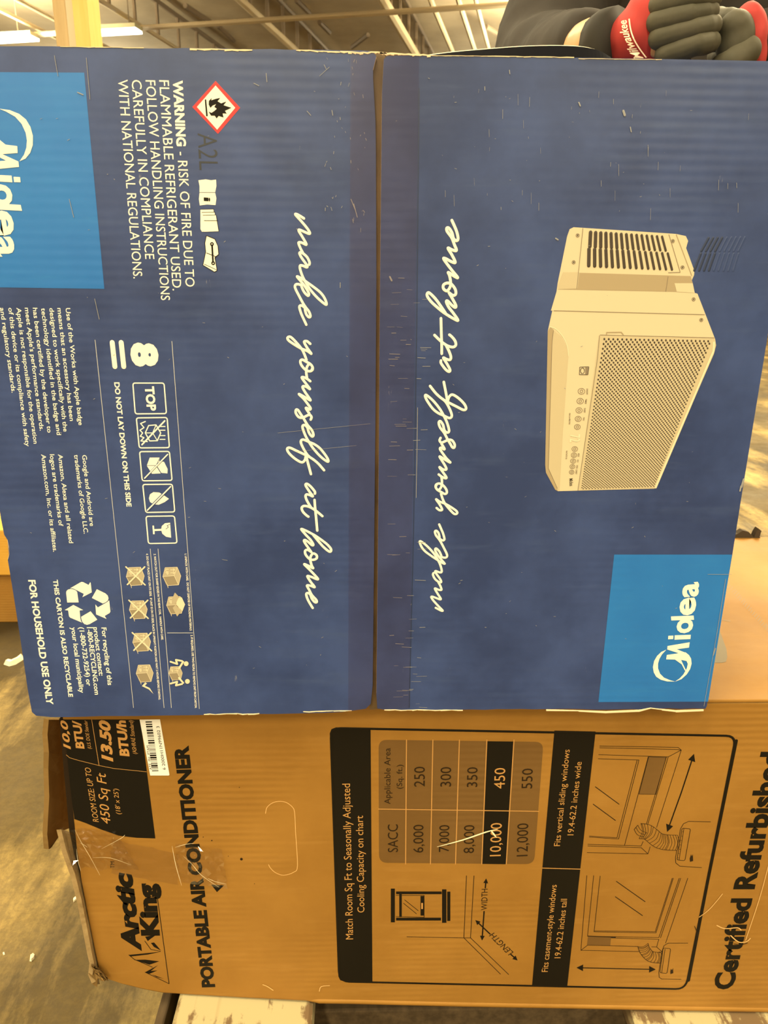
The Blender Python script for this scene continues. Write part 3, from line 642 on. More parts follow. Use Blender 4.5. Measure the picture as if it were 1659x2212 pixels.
L2 = [((842, 598), (846, 606), 5), ((1346, 240), (1349, 249), 7), ((1250, 222), (1253, 229), 4), ((1100, 152), (1101, 160), 2.5), ((1047, 187), (1047, 196), 2), ((1200, 515), (1205, 518), 4), ((1361, 275), (1363, 285), 3), ((902, 880), (899, 1075), 1.6), ((1528, 1240), (1580, 1240), 1.2),
      ((1567, 1250), (1548, 1368), 1.4), ((1548, 1368), (1520, 1525), 1.2), ((1601, 1052), (1606, 1035), 6), ((1598, 1060), (1600, 1050), 5), ((1540, 1415), (1545, 1400), 3)]
L2 += [((x, y), (x+R_.uniform(-1, 1), y+R_.uniform(4, 26)), R_.uniform(.5, 1.2)) for x, y in ((R_.uniform(960, 1640), R_.uniform(180, 480)) for _ in range(40))]
L2 += [((x, y), (x+R_.uniform(8, 24), y+R_.uniform(-1, 1)), R_.uniform(.5, 1.6)) for x, y in ((R_.uniform(835, 915), R_.uniform(580, 1540)) for _ in range(70))]
L2 += [((x, y), (x+R_.uniform(-5, 5), y+R_.uniform(-3, 3)), R_.uniform(.6, 1.4)) for x, y in ((R_.uniform(850, 1500), R_.uniform(150, 1500)) for _ in range(70))]
flecks(flap_r, L2)
A = Art(0.0, 4); A.stroke([(905, 190), (900, 700), (893, 1150), (884, 1528)], 1.6, GHOST); A.build('crease', flap_r, 'straight dark crease beside the seam')
# clear tape over the seam
def clear(name, gloss=0.06, rough=0.1, tint=(0.93, 0.9, 0.88)):
    m = bpy.data.materials.new(name); m.use_nodes = True; nt = m.node_tree; nt.nodes.clear()
    out = nt.nodes.new('ShaderNodeOutputMaterial'); tr = nt.nodes.new('ShaderNodeBsdfTransparent'); gl = nt.nodes.new('ShaderNodeBsdfGlossy'); mx = nt.nodes.new('ShaderNodeMixShader')
    tr.inputs[0].default_value = (*tint, 1); gl.inputs['Roughness'].default_value = rough
    lw = nt.nodes.new('ShaderNodeLayerWeight'); lw.inputs[0].default_value = 0.35
    mr = nt.nodes.new('ShaderNodeMapRange'); nt.links.new(lw.outputs['Facing'], mr.inputs[0]); mr.inputs['To Min'].default_value = gloss; mr.inputs['To Max'].default_value = min(0.9, gloss*6)
    nt.links.new(mr.outputs[0], mx.inputs[0]); nt.links.new(tr.outputs[0], mx.inputs[1]); nt.links.new(gl.outputs[0], mx.inputs[2]); nt.links.new(mx.outputs[0], out.inputs[0])
    return m
A = Art(0.0, 9); A.poly([(757, 112), (905, 121), (884, 1529), (752, 1536)], clear('clear_tape', 0.03, 0.16, (0.93, 0.88, 0.90))); A.build('packing_tape', upper, 'clear tape over the seam')

# ================================================================== LOWER CARTON (brown)
YL = 0.020
lt = ub - 0.0015                          # its top is where the blue carton stands
lb = min(Q(x, y, YL).z for x, y in ((665, 2159), (1000, 2172), (1660, 2184))) - 0.001                   # its bottom
ll, lr = Q(160, 1560, YL).x, 0.80
def upto_top(pts, drop): return [Vector((p.x, p.y, lt - drop)) if p.z > lt - 0.03 else p for p in pts]
lower = empty('brown_appliance_carton', (0.1, 0.28, lb))
tag(lower, 'battered brown cardboard appliance carton lying on the white pallet boards under the blue carton', 'carton')
bm = bmesh.new(); prism(bm, upto_top([Q(x, y, YL + 0.005) for x, y in ((196, 1560), (1560, 1556), (1955, 1570), (2060, 2183), (1660, 2179), (1000, 2167), (700, 2160), (520, 2149), (352, 2139), (262, 2120), (234, 2108))], 0.0045), (0, 0.52, 0)); link('body', bm, KRAFT, lower)
front_px = [(136, 1553), (146, 1620), (152, 1690), (160, 1770), (166, 1830), (176, 1900), (188, 1965), (203, 2040), (214, 2092), (224, 2112), (262, 2124), (310, 2135), (352, 2143), (520, 2153), (665, 2159), (700, 2165), (1000, 2172), (1660, 2183.5), (2080, 2187), (1960, 1562), (1560, 1549), (800, 1542)]
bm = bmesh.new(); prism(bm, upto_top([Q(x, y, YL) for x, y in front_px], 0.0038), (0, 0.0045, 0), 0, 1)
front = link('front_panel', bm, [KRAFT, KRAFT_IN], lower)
# rolled crease along the lower edge
bm = bmesh.new()
pts = [(225, 2109), (262, 2121), (310, 2132), (352, 2140), (520, 2150), (662, 2156), (690, 2158), (760, 2159), (1000, 2165), (1660, 2177), (1900, 2183)]
tube(bm, [Q(x, y, YL + 0.003) for x, y in pts], [0.001, 0.0015, 0.002, 0.002, 0.002, 0.0025] + [0.0046]*5, 10); link('lower_crease', bm, KRAFT, lower, True)
# top: outer flap slab with a front lip, dark rag of torn board on the far rim
bm = bmesh.new(); box_bm(bm, (ll+0.03, YL + 0.0005, lt - 0.004), (lr, 0.54, lt), bevel=0.0015); link('top_panel', bm, KRAFT, lower)
BLACKISH = plain('dark_torn_board', (0.045, 0.03, 0.015), 0.8)
bm = bmesh.new(); prism(bm, [Q(x, y, 0.533) for x, y in ((1575, 1172), (1586, 1156), (1594, 1153), (1605, 1146), (1617, 1149), (1629, 1161), (1633, 1151), (1639, 1142), (1645, 1147), (1641, 1160), (1648, 1168), (1668, 1188), (1650, 1176), (1634, 1172), (1622, 1166), (1600, 1165), (1585, 1172))], (0, 0.012, 0))
o = link('torn_flap', bm, [BLACKISH], lower); o['label'] = 'dark ragged scrap on the far rim'
tx = bpy.data.textures.new('rag', 'CLOUDS'); tx.noise_scale = 0.012
class ArtTop(Art):
    def pl(self, p): q = G(*self.px(p), lt); return (q.x, q.y)
    def v(self, xz, lv): return self.bm.verts.new((xz[0], xz[1], lt + 0.00012*(self.level + lv)))
    def stroke_xz(self, P, w, m, lv=0, closed=False, taper=None):
        for a, b in zip(P, P[1:]):
            l = math.hypot(b[0]-a[0], b[1]-a[1]); nx, nz = -(b[1]-a[1])/l*w/2, (b[0]-a[0])/l*w/2
            self.poly_xz([(a[0]+nx, a[1]+nz), (a[0]-nx, a[1]-nz), (b[0]-nx, b[1]-nz), (b[0]+nx, b[1]+nz)], m, lv)
A = ArtTop(0.0, 2)
A.poly([(1520, 1432), (1560, 1432), (1568, 1430), (1571, 1420), (1569, 1402), (1553, 1358), (1520, 1340)], plain('grey_ink_on_top', (0.15, 0.11, 0.05), 0.6))
GREYT = plain('faded_ink_on_top', (0.2, 0.125, 0.05), 0.6)
for i in range(26):
    t = i/25; x, y = 1572+100*t, 1262+112*t
    A.stroke([(x-3, y+4), (x+R_.uniform(1, 5), y-R_.uniform(2, 6))], 1.6, GREYT)
A.stroke([(1560, 1340), (1578, 1342)], 4, GREYT)
A.build('top_print', lower, 'faded grey print on top')
# open end: flaps standing out at the left
def sheet(name, rows, th, mats, label=None):
    """rows of (px, py, depth) quads lofted between two edges and given thickness"""
    bm = bmesh.new(); prev = None
    for (a, b) in rows:
        r = [bm.verts.new(Q(*a)), bm.verts.new(Q((a[0]+b[0])/2, (a[1]+b[1])/2, (a[2]+b[2])/2 + 0.002)), bm.verts.new(Q(*b))]
        if prev:
            for i in (0, 1): bm.faces.new((prev[i], r[i], r[i+1], prev[i+1]))
        prev = r
    o = link(name, bm, mats, lower); s = o.modifiers.new('thickness', 'SOLIDIFY'); s.thickness = th; s.offset = 0
    if label: o['label'] = label
    return o
sheet('end_flap', [((100, 1553, .06), (160, 1553, .11)), ((97, 1585, .06), (158, 1590, .11)), ((100, 1625, .058), (160, 1640, .11)), ((99, 1660, .06), (163, 1690, .11)), ((101, 1720, .058), (166, 1740, .11)), ((99, 1760, .058), (164, 1780, .11)), ((97, 1800, .06), (132, 1792, .09)), ((100, 1834, .06), (106, 1832, .063))], 0.006, [KRAFT_IN], 'loose flap bent outwards, ragged edge')
sheet('end_flap', [((x, y, .012), (x + w, y + 4, .024)) for x, y, w in ((127, 1792, 20), (139, 1840, 17), (157, 1890, 13), (171, 1945, 11), (184, 2010, 11), (193, 2058, 11), (198, 2080, 11), (195, 2106, 13), (203, 2122, 8))], 0.005, [board('grey_raw_edge', (0.36, 0.25, 0.115), (0.2, 0.13, 0.055), (0.4, 0.28, 0.14), 0.8, 0.15, mottle=30)], 'closed flap with layered raw edge')
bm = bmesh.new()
prism(bm, [Q(x, y, 0.030) for x, y in ((128, 1553), (180, 1553), (190, 1780), (200, 1900), (230, 2100), (205, 2090), (170, 1920), (150, 1800))], (0, 0.004, 0)); o = link('gap_shade_panel', bm, plain('painted_gap_shade', (0.022, 0.013, 0.006), 0.9, 0.1), lower)  # near-black colour stands in for shade in the gap beside the flap
# --- print on the front panel
def art(): return Art(YL)
A = art().crop(0, 1500, 3.456)
A.poly([(470, 187), (478, 260), (500, 450), (525, 690), (555, 930), (640, 960), (760, 1010), (890, 1055), (1020, 1070), (1160, 1075), (1120, 760), (1048, 187)], INK)
A.stroke([(685, 187), (740, 530)], 4, KRAFT_TXT, 1); A.stroke([(495, 450), (520, 472), (580, 490), (740, 530), (850, 552), (1095, 577)], 4, KRAFT_TXT, 1)
A.text('10,0', (530, 410), (502, 192), 52, KRAFT_TXT, 0.03, 0.25, 1); A.text('BTU/', (632, 405), (603, 192), 64, KRAFT_TXT, 0.04, 0.1, 1)
A.text('(U.S. DOE Standar', (682, 405), (650, 192), 26, KRAFT_TXT, 0, 0.25, 1)
A.text('13,50', (846, 502), (822, 192), 84, KRAFT_TXT, 0.045, 0.25, 1); A.text('BTU/h', (968, 462), (938, 192), 72, KRAFT_TXT, 0.045, 0.1, 1)
A.text('(ASHRAE Standard)', (1022, 443), (992, 192), 30, KRAFT_TXT, 0, 0.2, 1)
A.text('ROOM SIZE: UP TO', (738, 952), (676, 545), 42, KRAFT_TXT, 0, 0.25, 1); A.text('450 Sq Ft', (826, 965), (788, 585), 68, KRAFT_TXT, 0, 0.25, 1); A.text("(18' x 25')", (902, 893), (880, 703), 34, KRAFT_TXT, 0, 0.15, 1)
A.build('capacity_label', front, 'black printed block with cooling figures')
A = art().crop(0, 1500, 3.456); A.level = 3
A.poly([(1043, 187), (1195, 185), (1266, 600), (1258, 604), (1122, 604)], LABEL_W)
rr = random.Random(11); y = 200.0
while y < 570:
    h = rr.choice((3, 4, 6, 9, 12)); t = (y-187)/417; x0_ = 1085+55*t; x1_ = x0_ + 48
    A.poly([(x0_, y), (x1_, y-1), (x1_+1, y+h-1), (x0_+1, y+h)], INK, 1); y += h + rr.choice((4, 6, 9))
A.text('6 2000H11N99602 3', (1238, 560), (1190, 235), 22, INK, 0, 0, 1); A.text('ATE  PH  PTAM', (1135, 560), (1112, 380), 18, INK, 0, 0, 1)
A.build('barcode_sticker', lower, 'white barcode sticker')
A = art().crop(0, 1500, 3.456)
A.text('PORTABLE AIR CONDITIONER', (1608, 2184), (1408, 380), 100, INK, 0.052)
A.crop(0, 1800, 3.19)
A.poly([(1455, 353), (1545, 358), (1495, 405)], INK)
A.build('product_title', front, 'bold black lettering')
A = art().crop(0, 1800, 3.19)
A.text('Arctic', (978, 812), (910, 268), 130, INK, 0.06, 0.18); A.text('King', (1103, 705), (1070, 345), 130, INK, 0.06); A.text('TM', (790, 240), (788, 195), 28, INK)
for p in ([(885, 838), (985, 828), (1112, 815), (1020, 835), (905, 848)], [(925, 872), (1000, 870), (1098, 882), (1030, 905)], [(1000, 957), (1090, 908), (1040, 948), (1085, 945), (1030, 968)], [(1048, 972), (1132, 1003), (1078, 990)], [(1000, 712), (1075, 700), (1018, 742)], [(1040, 755), (1062, 752), (1110, 808), (1060, 782)]): A.poly(p, INK)
for s in ([(888, 838), (925, 868), (1050, 922)], [(1000, 957), (1165, 1036), (1085, 445)], [(998, 742), (1040, 800), (1105, 812)]): A.stroke(s, 5, INK)
A.build('brand_logo', front, 'black mountain logo and wordmark')
A = art().crop(400, 1540, 4.608)
slot = [(800, 1000), (815, 940), (870, 895), (940, 880), (1010, 893), (1070, 940), (1090, 1000), (1100, 1200), (1118, 1520), (1080, 1585), (980, 1615), (900, 1590), (850, 1545), (830, 1510)]
A.stroke(slot, 7, plain('cut_edge', (0.62, 0.36, 0.13), 0.7), 0, False, 4)
A.build('hand_hole', front, 'die-cut hand hole outline')
A = art().crop(400, 1540, 4.608)
for p in ((560, 1455, 14), (265, 1270, 7), (180, 1235, 5), (540, 740, 5), (430, 1425, 4), (690, 1700, 4)): A.disc((p[0], p[1]), p[2], INK2, 0, 8)
A.build('stains', front, 'small dark specks')['kind'] = 'stuff'
# framed chart
A = art()
outer = A.rrect([(712, 1570), (1593, 1587.5), (1482, 2139), (733, 2122)], 24); A.level = 1
def frame(px_out, w):                     # closed line
    A.stroke(px_out, w, INK, 1, True)
frame(A.rrect([(714.5, 1572.5), (1590, 1589.5), (1481, 2136.5), (733, 2120)], 22), 5.6)
A.poly([(726, 1571), (800.5, 1572.5), (804.5, 2121), (745, 2120.5), (735, 2117), (731, 2109), (712.5, 1584), (716, 1575)], INK, .5)
A.poly([(1197.5, 1578), (1286.5, 1580), (1225, 2133), (1149, 2131)], INK, .5)
A.stroke([(1590, 1600), (1529, 1900), (1487, 2118)], 7.5, INK, 1)
A.stroke([(1171.5, 1874.7), (1253, 1877)], 2, KRAFT_TXT, 2)
A.text('Match Room Sq Ft to Seasonally Adjusted', (762.8, 2028.4), (756, 1692.3), 15.6, KRAFT_TXT, 0, 0, 2)
A.text('Cooling Capacity on chart', (787.2, 1970.4), (784, 1761.4), 15, KRAFT_TXT, 0, 0, 2)
A.text('Fits vertical sliding windows', (1209.4, 1827), (1230.7, 1618.8), 13, KRAFT_TXT, 0, 0, 2); A.text('19.4-62.2 inches wide', (1238.5, 1803.7), (1256.4, 1645.4), 13, KRAFT_TXT, 0, 0, 2)
A.text('Fits casement-style windows', (1182.9, 2098.7), (1202.6, 1911), 13, KRAFT_TXT, 0, 0, 2); A.text('19.4-62.2 inches tall', (1210.4, 2069), (1225, 1941.3), 13, KRAFT_TXT, 0, 0, 2)
A.build('chart_frame', front, 'black framed panel with headings')
A = art().crop(700, 1540, 3.072)
A.poly(A.rrect([(362, 178), (1456, 192), (1394, 1003), (365, 994)], 55), TONE)
A.poly([(1080, 187), (1260, 189), (1208, 1003), (1046, 1001)], INK, 1)
for a, b in ((547, 541), (722, 706), (898, 872), (1080, 1046), (1260, 1209)): A.stroke([(a, 178), (b, 1002)], 7, KRAFT_TXT, 2)
A.stroke([(362, 637), (1424, 652)], 7, KRAFT_TXT, 2)
for s, a, b, c, m in (('Applicable Area', (440, 603), (440, 232), 40, INK2), ('(Sq. ft.)', (518, 502), (519, 342), 36, INK2), ('250', (668, 487), (669, 355), 70, INK2), ('300', (842, 487), (844, 357), 70, INK2), ('350', (1016, 490), (1019, 358), 68, INK2), ('450', (1198, 500), (1203, 363), 70, KRAFT_TXT), ('550', (1380, 500), (1386, 367), 70, INK2),
                      ('SACC', (490, 922), (490, 738), 66, INK2), ('6,000', (658, 925), (660, 740), 66, INK2), ('7,000', (828, 920), (832, 742), 66, INK2), ('8,000', (994, 928), (998, 742), 68, INK2), ('10,000', (1172, 948), (1180, 728), 72, KRAFT_TXT), ('12,000', (1350, 948), (1356, 730), 72, INK2)):
    A.text(s, a, b, c, m, 0, 0, 2)
A.build('capacity_chart', front, 'brown table with one black column')
A = art().crop(700, 1850, 3.072); lw_ = 4.5
for a, b in (((443, 213), (470, 437)), ((783, 218), (812, 440)), ((817, 233), (838, 428)), ((478, 232), (781, 250)), ((478, 406), (776, 425)), ((499, 250), (516, 402)), ((640, 262), (662, 392))): A.rect(a, b, INK)
A.rect((645, 308), (656, 348), KRAFT_TXT, 1)
for s in ([(478, 258), (664, 258), (664, 404), (478, 398)], [(535, 288), (625, 360)], [(527, 310), (613, 380)]): A.stroke(s, 4, INK)
for s in ([(945, 128), (928, 540), (550, 533)], [(995, 128), (972, 540), (928, 540)], [(928, 540), (1170, 780)], [(972, 540), (1225, 783)]): A.stroke(s, lw_, INK2)
def arrow(A, a, b, w, hs):
    d = Vector((b[0]-a[0], b[1]-a[1])).normalized(); n = Vector((-d.y, d.x)); e = Vector(b) - d*hs*.8
    A.stroke([a, (e.x, e.y)], w, INK); A.poly([b, tuple(Vector(b)-d*hs+n*hs*.5), tuple(Vector(b)-d*hs-n*hs*.5)], INK)
A.text('WIDTH', (1082, 355), (1086, 214), 40, INK2, 0.005); arrow(A, (1070, 208), (1076, 145), 9, 32); arrow(A, (1062, 365), (1048, 558), 9, 32)
A.text('LENGTH', (1258, 635), (1128, 505), 42, INK2, 0.005); arrow(A, (1240, 650), (1284, 690), 9, 32); arrow(A, (1102, 515), (1004, 422), 9, 32)
A.build('room_diagram', front, 'line drawing of a room corner')
def hose(A, pts, w, n):
    c = catmull(pts, 8); m_ = len(c)
    def off(i, s):
        d = Vector(c[min(i+1, m_-1)]) - Vector(c[max(i-1, 0)]); d.normalize(); return (c[i][0]-d.y*s*w/2, c[i][1]+d.x*s*w/2)
    for s in (-1, 1): A.stroke([off(i, s) for i in range(m_)], 4, INK2, 1)
    for k in range(n+1):
        i = min(m_-1, round(k*(m_-1)/n)); a, b = off(i, -1), off(i, 1); d = Vector(c[min(i+1, m_-1)]) - Vector(c[max(i-1, 0)]); d.normalize()
        A.stroke([a, ((a[0]+b[0])/2+d.x*w*.16, (a[1]+b[1])/2+d.y*w*.16), b], 3.5, INK2, 1, False, 3)
A = art().crop(1140, 1540, 3.197)
for s in ([(497, 228), (1038, 238), (1060, 256), (890, 790)], [(497, 240), (1035, 252), (1060, 258)], [(490, 288), (970, 303), (830, 765)], [(487, 316), (768, 325), (627, 870), (425, 857)], [(755, 326), (616, 862), (425, 850)], [(958, 303), (820, 765)], [(832, 303), (668, 915)], [(415, 907), (783, 918), (800, 880)], [(415, 918), (783, 930)], [(410, 964), (830, 973), (845, 925)], [(783, 930), (830, 973)], [(970, 303), (1058, 257)]): A.stroke(s, 4.2, INK2)
for s in ([(467, 510), (630, 630)], [(452, 630), (605, 742)]): A.stroke(s, 6, INK2)
A.poly([(835, 302), (955, 307), (885, 562), (768, 560)], TONE); A.stroke([(835, 302), (955, 307), (885, 562), (768, 560)], 3, INK2, 1, True)
arrow(A, (1060, 550), (1148, 282), 9, 52); arrow(A, (1060, 550), (962, 822), 9, 52)
A.poly([(745, 830), (770, 775), (850, 765), (930, 830), (1035, 842), (1030, 950), (900, 945), (800, 890)], KRAFT, .5)
hose(A, [(775, 815), (830, 825), (900, 878), (960, 893), (1032, 896)], 105, 17); hose(A, [(790, 800), (765, 830)], 80, 2)
A.stroke([(1262, 752), (1110, 749), (1075, 765), (1055, 800), (1020, 1000), (1022, 1035), (1050, 1058), (1200, 1068)], 4.5, INK2); A.stroke(A.rrect([(1066, 795), (1124, 800), (1085, 1020), (1030, 1015)], 12), 4.5, INK2, 0, True); A.stroke([(1078, 800), (1045, 1015)], 4, INK2)
for k in range(7): A.stroke([(1066-5.5*k, 820+30*k), (1076-5.5*k, 821+30*k)], 3, INK2)
A.poly([(1120, 1028), (1142, 1022), (1140, 975), (1132, 990), (1128, 975), (1118, 1005)], INK2)
A.build('sliding_window_diagram', front, 'line drawing of a sliding window and hose')
A = art().crop(1140, 1850, 3.197)
for s in ([(408, 132), (367, 648), (930, 660)], [(455, 132), (413, 550), (905, 560)], [(500, 135), (458, 520), (885, 528), (1005, 150)], [(462, 514), (880, 520), (998, 150)], [(1056, 150), (917, 562)], [(1046, 150), (906, 558)], [(1105, 150), (952, 598)], [(575, 562), (905, 572), (890, 625)], [(413, 612), (890, 625), (930, 660)], [(367, 648), (410, 615)]): A.stroke(s, 4.2, INK2)
for s in ([(612, 172), (810, 312)], [(605, 278), (792, 408)]): A.stroke(s, 6, INK2)
A.stroke([(415, 550), (605, 558)], 8, INK2); A.poly([(416, 554), (575, 562), (570, 616), (408, 614)], TONE)
arrow(A, (600, 774), (336, 768), 8, 46); arrow(A, (600, 774), (884, 780), 8, 46)
A.poly([(758, 610), (790, 585), (840, 590), (860, 640), (918, 665), (912, 735), (840, 715), (780, 670)], KRAFT, .5)
hose(A, [(795, 610), (810, 650), (850, 690), (915, 700)], 74, 14)
A.stroke([(1105, 598), (970, 598), (942, 615), (930, 645), (905, 800), (908, 835), (925, 846), (1058, 848)], 4.5, INK2); A.stroke(A.rrect([(935, 632), (987, 636), (962, 808), (912, 803)], 12), 4.5, INK2, 0, True); A.stroke([(948, 640), (925, 800)], 4, INK2)
A.poly([(985, 812), (1005, 806), (1004, 770), (996, 785), (988, 775), (984, 795)], INK2)
A.build('casement_window_diagram', front, 'line drawing of a casement window and hose')
A = art(); A.text('Certified Refurbished', (1584, 2137), (1693, 1624), 44, INK, 0.04); A.build('refurbished_print', front, 'large bold black lettering')
# dents and creases
A = Art(YL, 6); CUT = plain('raised_paper_crease', (0.6, 0.36, 0.13), 0.7)
for s, w in (([(1510, 1980), (1530, 1965), (1548, 1945), (1560, 1930)], 1.6), ([(1548, 1998), (1565, 2005), (1592, 2003), (1600, 2008)], 2.4), ([(1578, 2020), (1595, 2034), (1612, 2033), (1620, 2026)], 2.4), ([(1610, 2030), (1640, 1940), (1659, 1870)], 1.6), ([(690, 2140), (694, 2130), (712, 2128)], 2), ([(568, 2126), (578, 2130), (590, 2138)], 2.2)): A.stroke(s, w, CUT, 0, False, 3)
for s in ([(1585, 2038), (1600, 2040), (1614, 2036)], [(1500, 2000), (1506, 2016), (1504, 2028)]): A.stroke(s, 1.5, INK2, 0, False, 3)
A.build('dents', front, 'raised creases and dents')['kind'] = 'stuff'
# crumpled clear tape
CLEAR2 = clear('crumpled_clear_tape', 0.05, 0.10, (0.95, 0.93, 0.9))
def crumple(name, quad, nx, ny, amp, seed, y0, ragged=0.06, mat=None, label='crumpled clear packing tape'):
    bm = bmesh.new(); h = homog(quad); vs = {}
    for i in range(nx+1):
        for j in range(ny+1):
            u, v = i/nx, j/ny
            eu = ragged*noise.noise((seed, v*6, 0)); ev = ragged*noise.noise((seed+9, u*6, 0))
            p = h(u + (eu if u > .5 else -eu), v + (ev if v > .5 else -ev))
            d = noise.noise((u*nx*.35+seed, v*ny*.35, seed)) + .6*abs(noise.noise((u*nx*.8+seed, v*ny*.8, 3.0)))
            vs[i, j] = bm.verts.new(Q(p[0], p[1], y0 - amp*(0.35+abs(d))))
    for i in range(nx):
        for j in range(ny):
            a, b, c, d = vs[i, j], vs[i+1, j], vs[i+1, j+1], vs[i, j+1]
            if (i+j) % 2: bm.faces.new((a, b, c)); bm.faces.new((a, c, d))
            else: bm.faces.new((a, b, d)); bm.faces.new((b, c, d))
    o = link(name, bm, mat or CLEAR2, lower); o['label'] = label; return o
crumple('crushed_corner', ((194, 2082), (216, 2092), (236, 2116), (197, 2124)), 9, 9, 0.010, 4.0, YL - 0.001, 0.2, KRAFT_IN, 'crushed torn corner')
crumple('packing_tape', ((128, 1788), (250, 1795), (300, 1880), (150, 1875)), 13, 11, 0.009, 2.0, YL)
crumple('packing_tape', ((240, 1812), (385, 1845), (385, 1912), (240, 1886)), 12, 8, 0.0025, 5.0, YL)
crumple('packing_tape', ((378, 1822), (480, 1835), (492, 1920), (388, 1905)), 10, 9, 0.006, 8.0, YL)
A = Art(YL, 8); GL = plain('painted_tape_glint', (0.85, 0.75, 0.5), 0.25, 0.8)  # pale ink for glints on tape, the highlight is in the colour
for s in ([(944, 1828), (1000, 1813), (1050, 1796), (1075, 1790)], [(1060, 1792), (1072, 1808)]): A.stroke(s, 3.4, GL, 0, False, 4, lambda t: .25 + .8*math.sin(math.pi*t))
A.build('tape_scrap', front, 'scrap of tape over the table, painted as a pale glint')

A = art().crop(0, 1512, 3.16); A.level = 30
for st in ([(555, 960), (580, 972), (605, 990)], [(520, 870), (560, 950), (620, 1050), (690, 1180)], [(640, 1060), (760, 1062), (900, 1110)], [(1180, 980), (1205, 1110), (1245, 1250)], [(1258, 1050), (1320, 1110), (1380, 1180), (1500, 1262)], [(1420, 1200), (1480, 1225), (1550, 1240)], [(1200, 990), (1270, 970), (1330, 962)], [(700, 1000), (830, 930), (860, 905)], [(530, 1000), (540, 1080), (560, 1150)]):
    A.stroke(st, 2.2, GL, 0, False, 4, lambda t: .3 + math.sin(math.pi*t))  # white glints of the crumpled tape painted as thin pale lines
A.build('tape_glints', lower, 'pale painted glints along the creases of the clear tape')['kind'] = 'stuff'

# ================================================================== PALLET
PAINT = None
def paint_mat():
    m, nt, b = node_mat('worn_white_painted_wood')
    n = tex_noise(nt, 7, 8, 0.72, sc3=(1, 1, 1))
    g = tex_noise(nt, 26, 5, 0.7, sc3=(2.2, .25, 1))
    f = nt.nodes.new('ShaderNodeMath'); f.operation = 'MULTIPLY_ADD'; nt.links.new(g, f.inputs[0]); f.inputs[1].default_value = .55; nt.links.new(n, f.inputs[2])
    c = ramp(nt, f.outputs[0], 0.80, (0.43, 0.36, 0.19, 1), 0.86, (0.16, 0.10, 0.045, 1))
    ln = tex_noise(nt, 34, 2, 0.5, sc3=(2.2, .06, 1)); c = mix(nt, ramp(nt, ln, 0.60, (0, 0, 0, 1), 0.68, (.5, .5, .5, 1)), c, (0.3, .22, .1, 1))
    nt.links.new(c, b.inputs['Base Color']); b.inputs['Roughness'].default_value = 0.6
    return m
PAINT = paint_mat(); OLDWOOD = noisy('dark_old_wood', (0.05, 0.033, 0.016), (0.09, 0.06, 0.03), 10, 0.8, 0.2, (8, 1, 8))
pallet = empty('wooden_pallet', (0.1, 0.28, 0)); tag(pallet, 'low wooden pallet with worn white painted deck boards under the brown carton', 'pallet')
th = 0.02
def under(px, py): return Q(px, py, YL).z                 # the deck leans down to the right, following the carton
zsL = (under(386, 2146) - 0.0045, under(676, 2160) - 0.0065); zsR = (under(1362, 2177) - 0.0068, under(1700, 2181) - 0.0068)
bounds = [(G(386, 2152, zsL[0]).x, G(676, 2164, zsL[1]).x, zsL), (G(1362, 2182, zsR[0]).x, G(1700, 2187, zsR[1]).x, zsR)]
zs = zsR[1] - th
for a, b, z in bounds:
    bm = bmesh.new(); prism(bm, [(a, -0.16, zs), (b, -0.16, zs), (b, -0.16, z[1] - .003), (b - .004, -0.16, z[1]), (a + .004, -0.16, z[0]), (a, -0.16, z[0] - .003)], (0, .78, 0)); link('deck_board', bm, PAINT, pallet)
a = bounds[0][0] - 0.014
bm = bmesh.new(); box_bm(bm, (a-0.012, -0.16, zs), (a, 0.62, zsL[0] - 0.02), bevel=0.002); o = link('deck_board', bm, OLDWOOD, pallet); o['label'] = 'narrow dark bare board'
for yy in (0.05, 0.30, 0.53):
    bm = bmesh.new(); box_bm(bm, (bounds[0][0]-0.02, yy, zs - 0.085), (bounds[1][1], yy+0.04, zs), bevel=0.003); link('stringer', bm, OLDWOOD, pallet)
for a, b, z in bounds:
    bm = bmesh.new(); box_bm(bm, (a, -0.05, 0.0), (b, 0.60, zs - 0.085), bevel=0.003); link('bottom_board', bm, OLDWOOD, pallet)

# ------------------------------------------------------------------ carton on the floor at the left, far behind
pL = G(18, 1345, 0); bx = 1.2
back = empty('brown_floor_carton', (pL.x - 0.3, pL.y + 0.25, 0)); tag(back, 'brown carton on the floor behind the left edge of the blue carton', 'carton')
bm = bmesh.new(); box_bm(bm, (pL.x-0.6, pL.y, 0), (pL.x+0.10, pL.y+0.5, 0.20), bevel=0.004); link('body', bm, KRAFT, back)
bm = bmesh.new(); box_bm(bm, (pL.x-0.61, pL.y-0.012, 0.15), (pL.x+0.11, pL.y+0.512, 0.285), bevel=0.004); link('lid', bm, board('yellow_board', (0.62, 0.34, 0.05), (0.55, 0.28, 0.04), (0.66, 0.4, 0.1), 0.6, 0.25), back)

# ------------------------------------------------------------------ litter
SCRAP = plain('pale_scrap_paper', (0.75, 0.66, 0.45), 0.7)
def scrap(pts, label, h):
    c = G(*pts[0], 0); bm = bmesh.new()
    q = [G(x, y, 0.0) for x, y in pts]
    cen = sum(q, Vector())/len(q); a = [bm.verts.new(p + Vector((0, 0, .0006))) for p in q]
    b = [bm.verts.new(p + (cen-p)*.25 + Vector((0, 0, h*random.uniform(.6, 1.2)))) for p in q]; n = len(q)
    bm.faces.new(a[::-1]); bm.faces.new(b)
    for i in range(n): bm.faces.new((a[i], a[(i+1) % n], b[(i+1) % n], b[i]))
    o = link_local('paper_scrap', bm, SCRAP, cen); tag(o, label, 'scrap', 'pale scraps on the floor')
scrap([(64, 2077), (66, 2070), (73, 2063), (77, 2066), (75, 2071), (68, 2078)], 'white chip lying on the concrete left of the mountain logo', .006)
